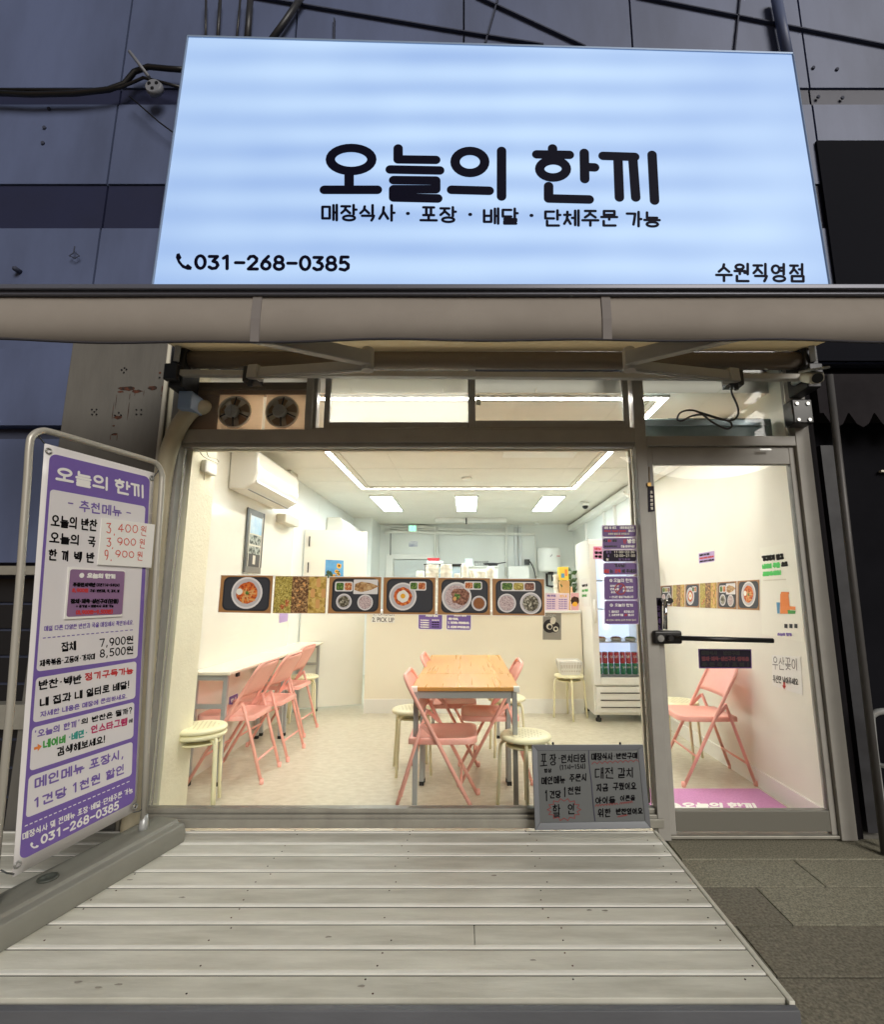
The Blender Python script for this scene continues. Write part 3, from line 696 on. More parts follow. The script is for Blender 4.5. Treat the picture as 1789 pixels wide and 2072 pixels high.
# fan panel with two exhaust fans
fp = thing('fan_panel', 'brown grey panel holding the exhaust fans above the window', 'panel', (-1.35, .02, 2.27))
m = MB(); m.box(-1.73, -1.522, .0, .03, z_h1, 2.502); m.box(-1.73, -.985, .0, .03, 2.503, 2.58); m.build('board', mat('brown_grey_panel', lin(150, 132, 118), .6, var=.15, scale=4), fp, bevel=.003)
MB().box(-1.73, -.985, -.012, -.001, 2.535, 2.585).build('top_trim', mat('fan_trim', lin(108, 98, 88), .5), fp, bevel=.003)
def fan(xc, lab):
    zc = 2.385; w = .135
    f = thing('exhaust_fan', lab, 'fan', (xc, -.02, zc), 'exhaust fans above the window')
    m = MB(); n = 24; o = [];  # square plate with a round hole
    for k in range(n):
        a = 2 * math.pi * k / n; c_, s_ = math.cos(a), math.sin(a); L = w / max(abs(c_), abs(s_)); zk = min(L * s_, .115); zk = max(zk, -.108)
        o.append((Vector((xc + .03 + L * c_, -.012, zc + zk)), Vector((xc + .098 * c_, -.012, zc + .098 * s_))))
    vs = [p for pr in o for p in pr]; m.add(vs, [(2 * k, 2 * ((k + 1) % n), 2 * ((k + 1) % n) + 1, 2 * k + 1) for k in range(n)])
    p = m.build('mount_plate', m_fan, f); p.modifiers.new('t', 'SOLIDIFY').thickness = .006
    m = MB(); m.lathe([(.098, -.014), (.103, -.03), (.098, -.04), (.09, -.03), (.09, .0)], (xc, 0, zc), 32, 0, 'y'); m.build('guard_ring', mat('polished_ring', lin(226, 216, 200), .2, .4), f)
    m = MB(); m.lathe([(.096, -.004), (.094, -.001)], (xc, 0, zc), 32, 0, 'y'); m.build('back_plate', mat('fan_smoky_inside', lin(150, 116, 88), .6, trans=.5), f)
    for k in range(5):
        a = 2 * math.pi * k / 5 + .5; bl = MB(); pts = []
        for r, da in ((.03, -.25), (.085, -.5), (.09, -.1), (.085, .22), (.03, .35)):
            pts.append(Vector((xc + r * math.cos(a + da), -.012 - .014 * (da + .5), zc + r * math.sin(a + da))))
        bl.poly(pts); q_ = bl.build('blade', mat('bronze_blade', lin(150, 128, 104), .3, .4), f); q_.modifiers.new('t', 'SOLIDIFY').thickness = .0015
    m = MB(); m.lathe([(.04, -.022), (.042, -.045), (.036, -.055)], (xc - .012, 0, zc), 20, 0, 'y'); mo = m.build('motor', mat('fan_motor_grey', lin(168, 168, 164), .5), f)
    m = MB(); m.box(xc - .048, xc + .024, -.059, -.0555, zc - .004, zc + .004); m.box(xc - .016, xc - .008, -.0592, -.0556, zc - .036, zc + .036); m.build('motor_cross', m_steel, mo)
    for a in (1.5, 3.5, 4.7, 5.9): MB().tube([(xc + .04 * math.cos(a), -.045, zc + .04 * math.sin(a)), (xc + .1 * math.cos(a), -.03, zc + .1 * math.sin(a))], .004, 6).build('strut', m_dark, f)
fan(-1.415, 'round exhaust fan on the left of the brown panel')
fan(-1.125, 'round exhaust fan nearer the sliding window')
# two sliding transom sashes
def sash(x0, x1, z0, z1, y, lab, gm, st=.035):
    s = thing('sliding_window', lab, 'window', ((x0 + x1) / 2, y, z0), 'sliding transom windows')
    m = MB(); m.box(x0, x0 + st, y, y + .028, z0, z1); m.box(x1 - st, x1, y, y + .028, z0, z1); m.box(x0 + st, x1 - st, y + .001, y + .027, z0, z0 + st + .012); m.box(x0 + st, x1 - st, y + .001, y + .027, z1 - st, z1); fr_ = m.build('sash_frame', mf, s, bevel=.003)
    m = MB(); m.box(x0 + st - .004, x1 - st + .004, y + .01, y + .016, z0 + st, z1 - st + .004); m.build('pane', gm, fr_)
    return s
sash(-.885, .045, 2.292, 2.902, .022, 'left sliding transom sash with dusty glass above the window', m_frost)
sash(.02, 1.0, 2.29, 2.902, -.012, 'right sliding transom sash with clear glass above the window', m_glass)
m = MB(); m.box(-.985, -.945, F0, F1, z_h1, 2.904); m.box(-.945, -.925, .0, F1, z_h1, 2.904); m.box(-.945, 1.02, -.02, .055, z_h1, 2.289); m.build('slide_track', mf, sf, bevel=.003)
m = MB(); m.tube([(.075, .06, 2.47), (.075, .055, 2.53)], .006, 8); m.box(.06, .09, .052, .062, 2.46, 2.5); m.build('window_latch', m_dim, label='small pale latch on the right sliding transom window', cat='latch')

dr = thing('glass_door', 'closed glass door in grey brown frame at the right of the shop', 'door', (1.54, 0, .02))
D0, D1 = -.008, .036
MB().box(1.092, 1.125, D0, D1, .02, 2.168).build('door_stile', mf, dr, bevel=.003)
MB().box(1.955, 1.988, D0, D1, .02, 2.168).build('door_stile', mf, dr, bevel=.003)
MB().box(1.125, 1.955, D0 + .001, D1 - .001, 2.062, 2.168).build('door_rail', mf, dr, bevel=.003)
MB().box(1.125, 1.955, D0 + .001, D1 - .001, .035, .138).build('door_rail', mat('door_kick_rail', lin(118, 116, 108), .45, .2), dr, bevel=.003)
MB().box(1.12, 1.96, .010, .018, .13, 2.07).build('door_glass', m_glass, dr)
c4 = crop(1950, 1650, 2560, 1404); pl = PY(-.012)
def rect(c, x0, y0, x1, y1, y, t=.01): 
    p = PY(y); a = p.q(c(x0, y0)); b_ = p.q(c(x1, y1)); return (a.x, b_.x, y, y + t, b_.z, a.z)
lk = MB(); lk.box(*rect(c4, 92, 618, 296, 712, -.06, .05)); lk = lk.build('lock_case', m_black, dr, bevel=.012, seg=3)
m = MB(); a = PY(-.06).q(c4(140, 672)); m.lathe([(.018, -.006), (.02, 0.0)], a, 20, 0, 'y'); m.lathe([(.011, -.009), (.011, -.006)], a, 16, 0, 'y'); m.build('keyhole_rosette', m_steel, lk)
a = PY(-.075).q(c4(205, 668)); b_ = PY(-.075).q(c4(925, 688))
m = MB(); m.tube([a, b_], .0135, 14); m.lathe([(.014, -.02), (.018, 0.0), (.018, .02)], a, 12, 0, 'y'); m.build('push_bar', m_black, dr)
a = PY(-.06).q(c4(172, 608)); b_ = PY(-.06).q(c4(172, 408)); 
m = MB(); m.tube([a, b_], .011, 12); m.tube([b_ + Vector((-.01, .05, 0)), b_, b_ + Vector((.02, 0, 0))], .012, 10); hd = m.build('pull_handle', mat('chrome', lin(200, 200, 200), .12, 1.0), dr)
m = MB(); a = PY(-.06).q(c4(203, 408)); m.lathe([(.016, -.01), (.018, .01)], a, 12, 0, 'y'); m.build('handle_cap', m_black, hd)
m = MB(); m.box(1.09, 1.99, -.02, .05, .004, .02); m.build('threshold', m_sill, dr, bevel=.003)
m = MB(); a = PY(-.03).q(c8(930, 832)); m.box(a.x, a.x + .07, -.034, -.03, a.z - .006, a.z + .004); m.build('maker_plate', m_steel, dr)

def sticker(name, lab, cat, q, mface, back=None, items=(), t=.0015, group=None, border=.004, r=.008, wob=0.0, off=.0012):
    """a flat printed card or label: paper, printed panel and lettering"""
    q = SUB(q); n = qn(q); c = (q[0] + q[2]) / 2
    s = thing(name, lab, cat, c, group)
    MB().plate(q, t).build('backing', back or m_paper, s)
    if mface:
        i = inset(q, border); m = MB(); m.poly(lift(rrect(i, r, 4), n, .0008)); m.build('printed_panel', mface, s)
    ink(items, s, 'lettering', off, wob)
    return s
# vertical pull sign, small hanging tag, dark order notice on the door
qd = Q(PY(-.0095), c4, (85, 388), (150, 388), (152, 612), (88, 612))
sticker('pull_sign', 'dark purple vertical label with four syllables above the door lock', 'sign', qd, m_npurple, m_npurple, [(ch, sub(qd, .25, .8, .76 - .2 * k - .16, .76 - .2 * k), .003, m_dpurple) for k, ch in enumerate('당기세요')])
qd = Q(PY(-.035), c8, (163, 1085), (203, 1085), (209, 1257), (167, 1262))
hs = sticker('hanging_tag', 'narrow dark purple tag hanging at the upper left corner of the door', 'tag', qd, m_npurple, m_npurple, [(ch, sub(qd, .3, .8, .82 - .16 * k - .12, .82 - .16 * k), .002, m_dim) for k, ch in enumerate('오늘의한끼')], t=.012)
m = MB(); m.tube([PY(-.03).q(c8(172, 1060)), PY(-.02).q(c8(170, 955))], .003, 6); m.box(*rect(c8, 160, 1060, 186, 1085, -.045, .02)); m.build('hook', mat('brass', lin(150, 120, 70), .35, .8), hs)
qd = Q(PY(.007), c4, (402, 745), (775, 748), (778, 882), (408, 882))
sticker('order_notice', 'black purple notice stuck on the door glass under the black bar', 'notice', qd, m_npurple, m_dpurple, [
    ('매장식사', sub(qd, .05, .36, .68, .92), .0035, m_black), ('반찬구매', sub(qd, .46, .78, .68, .92), .0035, m_black), ('잡채·제육·생선구이·닭볶음', sub(qd, .05, .95, .38, .62), .003, mat('night_red', lin(92, 28, 40), .6)),
    ('주 문 즉 시 조 리 !', sub(qd, .05, .95, .08, .32), .0035, m_black)], border=.005)

# purple notices in a column on the right edge of the window
c3b = crop(1550, 1500, 2000, 1166); PYG = PY(.0195)
def noq(*p): return Q(PYG, c3b, *p)
notices = [
 ((730, 254), (1001, 252), (1002, 347), (730, 349), m_dpurple, 'purple notice at the top of the column on the window', [('매장 및 테크', .06, .42, .68, .9, .002, m_paper), ('매장출입문은', .52, .94, .68, .9, .002, m_paper), ('무엇이 가능한 곳이며', .06, .7, .42, .6, .002, m_red), ('입니다', .76, .96, .42, .64, .002, m_paper), ('리뷰와 별점으로 이어집니다', .18, .8, .2, .36, .0013, m_dim), ('감사합니다', .4, .64, .05, .17, .001, m_red)]),
 ((732, 352), (1003, 350), (1004, 443), (732, 445), m_dpurple, 'purple heating notice, second in the window column', [('현금', .03, .15, .62, .86, .0022, m_black), ('없는', .16, .27, .62, .86, .0022, m_red), ('매장', .29, .43, .62, .86, .0022, m_black), ('개별결제부탁드려요', .05, .43, .18, .34, .0016, m_black), ('난', .61, .71, .5, .9, .0032, m_red), ('방중', .72, .98, .5, .9, .0036, m_paper), ('문을 닫아주세요', .54, .95, .14, .36, .0018, m_paper)]),
 ((734, 447), (1005, 446), (1007, 542), (735, 543), m_npurple, 'nearly black opening hours notice, third in the window column', [('월~토', .1, .26, .7, .92, .0016, m_dpurple), ('11:00~22:30', .33, .93, .7, .92, .0018, m_dim), ('일', .14, .2, .4, .62, .0016, m_dpurple), ('12:00~21:00', .33, .95, .4, .62, .0018, m_dim), ('월', .1, .18, .1, .3, .0016, m_dim), ('정기휴무', .46, .8, .1, .3, .0016, m_dpurple)]),
 ((738, 548), (1008, 547), (1010, 643), (739, 645), m_dpurple, 'purple notice to drivers, fourth in the window column', [('기사님!', .32, .67, .6, .92, .003, m_black), ('배달', .02, .18, .14, .46, .003, m_red), ('는', .2, .3, .14, .46, .003, m_black), ('안쪽', .34, .52, .14, .46, .003, m_red), ('에 주세요!', .54, .99, .14, .46, .003, m_black)]),
 ((744, 656), (1013, 654), (1017, 842), (746, 844), m_dpurple, 'tall purple no entry notice, fifth in the window column', [('WM', .28, .85, .72, .92, .0022, m_paper), ('외부음식', .18, .44, .54, .64, .0016, m_paper), ('반려동물', .18, .44, .41, .51, .0016, m_paper), ('유모차', .2, .4, .28, .38, .0016, m_paper), ('매장반입이', .55, .86, .48, .58, .0016, m_paper), ('불가합니다', .55, .86, .34, .44, .0016, m_paper), ('+ 안내견 출입가능합니다', .16, .86, .08, .18, .0015, m_paper)]),
 ((747, 846), (1019, 845), (1023, 1034), (749, 1035), m_dpurple, 'tall purple house rules notice at the bottom of the window column', [('WM', .3, .84, .72, .88, .0022, m_paper), ('1. 좁은공간', .13, .43, .48, .58, .0016, m_paper), ('공간입니다', .56, .86, .48, .58, .0016, m_paper), ('2. 쓰레기투기를', .13, .55, .34, .44, .0016, m_paper), ('금지', .58, .66, .34, .44, .0016, m_red), ('합니다', .68, .86, .34, .44, .0016, m_paper), ('서로 존중하고 배려하는 즐거운 편의점이 됩시다', .05, .92, .14, .22, .001, m_dim)])]
for a, b_, c_, d_, mm, lab, its in notices:
    q = noq(a, b_, c_, d_)
    s = sticker('window_notice', lab, 'notice', q, mm, mat('lilac_paper', lin(196, 180, 206), .6), [(t, sub(q, u0, u1, v0, v1), r * .72, k) for t, u0, u1, v0, v1, r, k in its], group='purple notices on the window', r=.012)
    if 'no entry' in lab or 'rules' in lab:
        m = MB(); n = qn(q); c = bil(q, .21, .82 if 'no entry' in lab else .8) + n * .0014; m.poly([c + Vector((.009 * math.cos(k * .45), 0, .009 * math.sin(k * .45))) for k in range(14)]); m.build('logo', m_paper, s)
        m = MB()
        for dx in (-.003, .003): m.box(c.x + dx - .0012, c.x + dx + .0012, c.y - .0006, c.y - .0003, c.z - .005, c.z + .006)
        m.build('logo_mark', m_dpurple, s)
    if 'no entry' in lab:
        m = MB(); n = qn(q); c = bil(q, .48, .46); stroke_mesh(m, [circ(.5, .5, .5, .5, 24), [(.15, .15), (.85, .85)]], 1, [c + Vector((x, 0, z)) for x, z in ((-.034, .034), (.034, .034), (.034, -.034), (-.034, -.034))], .004, n, .0016); m.build('prohibition_ring', mat('dim_red', lin(150, 52, 66), .6), s)

# ------------------------------------------------------------------ printed food pictures
m_wood = mat('print_wood_ground', lin(170, 124, 76), .45, var=.12, scale=14, stretch=(1, 1, 6))
m_tray = mat('print_black_tray', lin(38, 40, 46), .45)
m_trayi = mat('print_tray_floor', lin(54, 56, 62), .45)
m_bowl = mat('print_white_bowl', lin(222, 218, 216), .4)
m_bowls = mat('print_bowl_inside', lin(190, 186, 188), .45)
v_tteok = voro('print_red_stew', [lin(120, 44, 20), lin(200, 84, 32), lin(226, 140, 60)], 90)
v_pasta = voro('print_green_noodles', [lin(96, 86, 30), lin(176, 156, 70), lin(214, 200, 120)], 150)
v_nut = voro('print_brown_nuts', [lin(54, 36, 22), lin(120, 80, 46), lin(200, 164, 112)], 130)
v_roll = voro('print_yellow_rolls', [lin(110, 84, 34), lin(196, 160, 76), lin(222, 192, 116)], 60)
v_soup = voro('print_dark_soup', [lin(34, 34, 28), lin(86, 78, 58), lin(196, 190, 170)], 110)
v_rice = voro('print_purple_rice', [lin(120, 92, 98), lin(190, 168, 168), lin(224, 208, 204)], 260)
v_meat = voro('print_meat', [lin(60, 34, 26), lin(130, 82, 64), lin(176, 130, 108)], 120)
v_green = voro('print_greens', [lin(24, 50, 22), lin(70, 110, 40), lin(140, 160, 80)], 140)
v_kim = voro('print_kimchi', [lin(120, 50, 24), lin(196, 104, 52), lin(220, 180, 130)], 140)
v_fish = voro('print_fish', [lin(96, 66, 38), lin(176, 132, 84), lin(206, 176, 130)], 70)
m_egg = mat('print_egg_white', lin(232, 228, 216), .5); m_yolk = mat('print_yolk', lin(232, 172, 46), .5)
m_ctan = mat('print_rice_cake', lin(222, 168, 104), .5, var=.1); m_brsoup = mat('print_brown_soup', lin(150, 92, 48), .5, var=.2, scale=60)
FOODM = [m_wood, m_tray, m_trayi, m_bowl, m_bowls, v_tteok, v_pasta, v_nut, v_roll, v_soup, v_rice, v_meat, v_green, v_kim, v_fish, m_egg, m_yolk, m_ctan, m_brsoup, m_paper]
FI = {m.name: i for i, m in enumerate(FOODM)}
def food(kind, q, lab, group, t=.001, edge=.003):
    q = SUB(q); n = qn(q); w = (q[1] - q[0]).length; h = (q[0] - q[3]).length; asp = w / h
    mb = MB(); c = [0]
    mb.plate(q, t, FI['white_paper'])
    qi = inset(q, edge)
    def L(): c[0] += 1; return .0004 + c[0] * .00012
    def D(u, v, r, m, n_=26, jit=0.0, ry=None):
        d = L(); ry = ry or r
        mb.poly([bil(q, u + (r / asp) * math.cos(6.2832 * k / n_) * (1 + random.uniform(-jit, jit)), v + ry * math.sin(6.2832 * k / n_) * (1 + random.uniform(-jit, jit))) + n * d for k in range(n_)], FI[m.name])
    def B(u0, u1, v0, v1, m, r=.1):
        s = sub(q, u0, u1, v0, v1); d = L(); mb.poly(lift(rrect(s, r * h, 5), n, d), FI[m.name])
    def bowl(u, v, r, m, jit=.05, f=.68): D(u, v, r, m_bowl); D(u, v, r * .88, m_bowls); D(u, v, r * f, m, 26, jit)
    def tray(): B(.07, .95, .06, .95, m_tray, .16); B(.1, .92, .11, .9, m_trayi, .12)
    d0 = L()
    mb.poly(lift(qi, n, d0), FI['print_wood_ground'])
    if kind == 1:
        for k, (u0, u1, m) in enumerate(((.005, .335, v_pasta), (.335, .66, v_nut), (.66, .995, v_roll))):
            d = L(); mb.poly(lift(sub(qi, u0, u1, .005, .995), n, d), FI[m.name])
        rr = random.Random(4)
        for k in range(9):
            u = .70 + .1 * (k % 3); v = .14 + .28 * (k // 3); B(u, u + .08, v, v + .24, m_ctan if k % 2 else v_roll, .04)
        for k in range(16): D(.36 + rr.random() * .27, .08 + rr.random() * .84, .035, m_ctan if k % 3 else v_nut, 8, .2)
        for k in range(6): D(.05 + rr.random() * .24, .06 + rr.random() * .3, .05, v_kim, 8, .3)
    else:
        tray()
        if kind == 0:
            bowl(.52, .53, .42, v_tteok); rr = random.Random(2)
            for k in range(10):
                a = rr.uniform(0, 3.14); cx, cy = .52 + rr.uniform(-.12, .12), .5 + rr.uniform(-.17, .17); dx, dy = .055 * math.cos(a), .08 * math.sin(a); e = .014; d = L()
                mb.poly([bil(q, cx + sx * dx + sy * e * -math.sin(a), cy + sx * dy + sy * e * 1.5 * math.cos(a)) + n * d for sx, sy in ((-1, -1), (1, -1), (1.15, 0), (1, 1), (-1, 1), (-1.15, 0))], FI['print_rice_cake'])
            D(.38, .56, .085, m_egg); D(.53, .52, .05, v_green, 12, .3)
        if kind == 2:
            B(.12, .46, .6, .86, m_bowl, .05); B(.145, .285, .63, .83, v_green, .04); B(.305, .44, .63, .83, v_kim, .04)
            B(.47, .93, .53, .92, m_bowl, .02); d = L()
            mb.poly([bil(q, u, v) + n * d for u, v in ((.49, .64), (.5, .8), (.62, .86), (.8, .82), (.95, .74), (.8, .64), (.62, .58))], FI['print_fish'])
            bowl(.3, .33, .21, v_soup, f=.72); bowl(.7, .31, .21, v_rice, f=.8)
        if kind == 3:
            bowl(.38, .48, .37, v_tteok, f=.66); D(.38, .48, .16, m_egg, 20, .08); D(.38, .49, .065, m_yolk)
            B(.5, .82, .64, .88, m_bowl, .05); B(.52, .65, .67, .85, v_green, .04); B(.67, .8, .67, .85, v_kim, .04)
        if kind == 4:
            bowl(.36, .48, .4, v_rice, f=.78); D(.42, .5, .24, v_meat, 18, .18); D(.36, .5, .08, v_green, 9, .3); D(.33, .44, .05, m_ctan, 9, .3)
            B(.5, .84, .68, .9, m_bowl, .05); B(.52, .66, .71, .87, v_kim, .04); B(.68, .82, .71, .87, v_green, .04); bowl(.78, .32, .2, m_brsoup, .02, .75)
        if kind == 5:
            B(.17, .82, .66, .91, m_bowl, .05); B(.19, .39, .69, .88, v_green, .05); B(.41, .6, .69, .88, v_pasta, .05); B(.62, .8, .69, .88, v_meat, .05)
            bowl(.28, .34, .25, v_rice, f=.8); bowl(.73, .34, .29, v_soup, f=.74)
    return mb.build('food_picture', FOODM, None, label=lab, cat='food picture', group=group)
c7 = crop(640, 1700, 1680, 1789)
fx = [(38, 85, 55, 283, 316, 332, 320), None]
fq = [((55, 84), (331, 86), (318, 287), (38, 281)), ((338, 88), (613, 90), (604, 288), (324, 286)), ((622, 92), (898, 93), (893, 290), (612, 288)),
      ((905, 94), (1181, 96), (1179, 294), (901, 291)), ((1191, 97), (1467, 100), (1468, 297), (1187, 294)), ((1474, 102), (1750, 104), (1753, 300), (1475, 298))]
fl = ['window food picture of a red stew bowl with an egg', 'window food picture of three columns of side dishes', 'window food picture of grilled fish with two bowls', 'window food picture of a bowl topped with a fried egg', 'window food picture of meat and rice beside a small soup', 'window food picture of a three part side tray over two bowls']
for k in range(6): food(k, Q(PYG, c7, *fq[k]), fl[k], 'food pictures across the window')

# ------------------------------------------------------------------ the room
XL, XR, YW, HC = -1.95, 2.0, 6.3, 2.6
m_floor = mat('vinyl_floor', lin(210, 204, 186), .3, c2=lin(188, 180, 158), scale=16, stretch=(1, 1.8, 1), thr=(.3, .7), bump=.02, bscale=60, detail=8)
MB().box(XL, XR, .07, YW, -.05, 0).build('floor', m_floor, kind='structure')
m = MB(); m.box(XL - .1, XR + .1, .19, YW + .1, HC, HC + .1); m.box(XL - .1, XR + .1, .19, .205, HC + .1, 2.96); m.box(XL - .1, XR + .1, .07, .205, 2.961, 3.0); m.build('ceiling', m_ceil, kind='structure')
MB().box(XL - .1, XL, .41, 2.62, 0, HC).build('interior_wall', m_gloss, label='glossy cream left wall of the dining room behind the white bar tables', cat='wall')
m = MB()
for k in range(4): m.box(XL - .1, XL, 2.624 + k * .92, 2.62 + (k + 1) * .92, 0, HC)
m.build('interior_wall', m_kit, label='white panelled left wall of the kitchen beyond the white door', cat='wall')
MB().box(XR, XR + .1, .07, 2.3, 0, 2.955).build('interior_wall', m_wall, label='cream right wall with posters behind the glass door', cat='wall')
m = MB()
for k in range(5): m.box(XR, XR + .1, 2.304 + k * .8, 2.3 + (k + 1) * .8, 0, HC)
m.build('interior_wall', m_kit, label='white panelled right wall of the kitchen beside the refrigerator', cat='wall')
m = MB(); m.box(XL, XR, YW, YW + .1, 0, HC); m.build('back_wall', m_kit, label='white back wall of the kitchen with pipes', cat='wall')
MB().box(XL, -1.62, 5.5, YW - .002, 0, HC - .001).build('wall_column', m_kit, label='white boxed column in the far left corner of the kitchen', cat='column')
MB().box(XL - .1, -1.70, .063, .35, .001, 2.95).build('wall_column', mat('textured_cream_wall', lin(232, 226, 202), .7, var=.06, scale=5, bump=.25, bscale=60), label='textured cream column just inside the left edge of the window', cat='column')
MB().box(1.985, XR - .0005, .07, 2.3, 0.0, .11).build('skirting', m_white, label='pale skirting board along the right wall', cat='skirting')
MB().box(1.90, XR - .001, .6, YW - .01, 2.47, 2.56).build('cable_trunking', m_white, label='white trunking along the right wall under the ceiling', cat='trunking')
m = MB()
for k in range(1, 8): m.box(XL, XR, .6 * k + .35, .6 * k + .354, HC - .0025, HC - .0012)
for k in range(1, 7): m.box(XL + .6 * k, XL + .6 * k + .004, .1, YW, HC - .0035, HC - .0022)
m.build('ceiling_seam', mat('ceiling_joint', lin(226, 222, 213), .8), label='thin joints between the white ceiling boards', cat='ceiling joints')

# lights of the room
m_led = emit('led_strip_glow', (1, .97, .905, 1), 47); m_pan = emit('panel_light_glow', (.80, .93, 1, 1), 14.0)
ld = thing('led_light_frame', 'bright rectangular warm LED strip framing the dining room ceiling', 'light', (0, 1.6, 2.55))
lx0, lx1, ly0, ly1 = -1.28, 1.33, .25, 3.09
for a in ((lx0, lx1, ly0 - .021, ly0 + .021), (lx0, lx1, ly1 - .021, ly1 + .021), (lx0 - .021, lx0 + .021, ly0 + .022, ly1 - .022), (lx1 - .021, lx1 + .021, ly0 + .022, ly1 - .022)):
    MB().box(*a, 2.590, 2.599).build('light_bar', m_led, ld)
m = MB(); q_ = .07
for a in ((lx0 + q_, lx1 - q_, ly0 + q_, ly0 + q_ + .01), (lx0 + q_, lx1 - q_, ly1 - q_ - .01, ly1 - q_), (lx0 + q_, lx0 + q_ + .02, ly0 + q_ + .02, ly1 - q_ - .02), (lx1 - q_ - .01, lx1 - q_, ly0 + q_ + .02, ly1 - q_ - .02)):
    m.box(*a, 2.590, 2.599)
m.build('inner_molding', m_dim, ld, bevel=.002)
for e_ in (.026, -.026):
    m = MB(); a0, a1, b0_, b1_ = lx0 - e_, lx1 + e_, ly0 - e_, ly1 + e_; t_ = .003
    m.box(a0 - t_, a1 + t_, b0_ - t_, b0_ + t_, 2.583, 2.5995); m.box(a0 - t_, a1 + t_, b1_ - t_, b1_ + t_, 2.583, 2.5995); m.box(a0 - t_, a0 + t_, b0_ + t_, b1_ - t_, 2.583, 2.5995); m.box(a1 - t_, a1 + t_, b0_ + t_, b1_ - t_, 2.583, 2.5995)
    m.build('channel', m_white, ld)
for x, lab in ((-1.14, 'left of the three square-lit kitchen ceiling panels'), (.0, 'middle of the three kitchen ceiling light panels'), (1.17, 'right of the three kitchen ceiling light panels, nearest the dome camera')):
    p = thing('ceiling_light_panel', lab, 'light panel', (x, 4.1, 2.58), 'kitchen ceiling light panels')
    MB().box(x - .14, x + .14, 3.56, 4.70, 2.580, 2.588).build('diffuser', m_pan, p)
    m = MB(); m.box(x - .16, x - .141, 3.54, 4.72, 2.576, 2.598); m.box(x + .141, x + .16, 3.54, 4.72, 2.576, 2.598); m.box(x - .141, x + .141, 3.54, 3.559, 2.576, 2.598); m.box(x - .141, x + .141, 4.701, 4.72, 2.576, 2.598); m.build('frame', m_white, p)
ex = thing('exit_light', 'small green lit exit sign on the kitchen back wall', 'exit sign', (-1.05, 6.2, 2.3))
c6 = crop(1100, 1450, 1850, 1789)
r_ = rect(c6, 337, 350, 402, 402, 6.15, .1); MB().box(*r_).build('housing', m_white, ex, bevel=.01)
r_ = rect(c6, 348, 357, 392, 395, 6.146, .003); MB().box(*r_).build('lit_face', emit('exit_green_glow', (.12, .85, .55, 1), 1.3), ex)
x0, x1, _, _, z0, z1 = r_; m = MB(); cx = (x0 + x1) / 2; cz = (z0 + z1) / 2
m.lathe([(.014, -.0015), (.014, 0)], (cx + .01, 6.1455, cz + .045), 10, 0, 'y'); yy = 6.1445
for a, b_ in (((.0, .03), (-.012, -.01)), ((-.012, -.01), (.02, -.055)), ((-.012, -.01), (-.045, -.05)), ((.0, .025), (.04, .0)), ((.0, .025), (-.04, .01))): m.beam((cx + a[0], yy, cz + a[1]), (cx + b_[0], yy, cz + b_[1]), .002, .013, 0, up=(1, 0, .01))
m.build('running_figure', m_white, ex)

# wall-mounted air conditioners
ac = thing('air_conditioner', 'large white wall air conditioner high on the left wall near the window', 'air conditioner', (XL, 1.5, 2.1))
def acbody(y0, y1, z0, z1, d, par):
    prof = [(0, z0 + .0), (d * .55, z0), (d * .9, z0 + .05), (d, z0 + .13), (d * .97, z1 - .05), (d * .8, z1), (0, z1)]
    m = MB(); n = len(prof); vs = [(XL + .003 + a, y0, z) for a, z in prof] + [(XL + .003 + a, y1, z) for a, z in prof]
    m.add(vs, [tuple(range(n)), tuple(range(2 * n - 1, n - 1, -1))] + [(k, (k + 1) % n, n + (k + 1) % n, n + k) for k in range(n)]); return m.build('casing', mat('glossy_white_plastic', lin(240, 236, 226), .12), par, bevel=.018, seg=4)
acb = acbody(1.04, 2.04, 2.14, 2.49, .235, ac)
MB().beam((XL + .165, 1.06, 2.136), (XL + .165, 2.0, 2.136), .012, .004).build('air_slot', m_dark, acb)
MB().beam((XL + .226, 1.06, 2.206), (XL + .226, 2.02, 2.206), .03, .012, 0, up=(1, 0, .3)).build('flap', m_white, acb, bevel=.004)
ac2 = thing('air_conditioner', 'second white air conditioner deep in the kitchen on the left wall', 'air conditioner', (XL, 4.6, 2.1))
acbody(3.9, 5.2, 2.07, 2.36, .24, ac2)
MB().box(XL + .001, XL + .1, 2.1, 2.5, 2.02, 2.11).build('pipe_cover', m_dim, label='cream pipe cover box under the near air conditioner', cat='pipe cover', bevel=.01)
MB().box(XL + .001, XL + .09, 2.2, 2.42, 2.3, 2.599).build('pipe_cover', m_dim, label='cream vertical pipe cover from ceiling behind the near air conditioner', cat='pipe cover', bevel=.01)
m = MB(); m.box(-1.699, -1.66, .16, .30, 2.06, 2.14); m.build('wall_adapter', m_white, label='white adapter box at the top of the textured column', cat='adapter', bevel=.01)
c6b = crop(500, 1000, 1250, 1789); pl = PX(-1.65)
m = MB(); m.tube(smooth([pl.q(c6b(*p)) for p in ((205, 880), (250, 885), (290, 930), (390, 975), (380, 945), (320, 925), (305, 860))], 5), .004, 6); m.build('cable', m_dim, label='white coiled cable hanging at the textured column', cat='cable')
MB().tube([pl.q(c6b(*p)) for p in ((300, 960), (287, 1100))], .002, 6).build('hanging_string', m_dim, label='thin hanging pull cord on the textured column', cat='cord')
c7b = crop(1200, 1000, 1980, 1789)
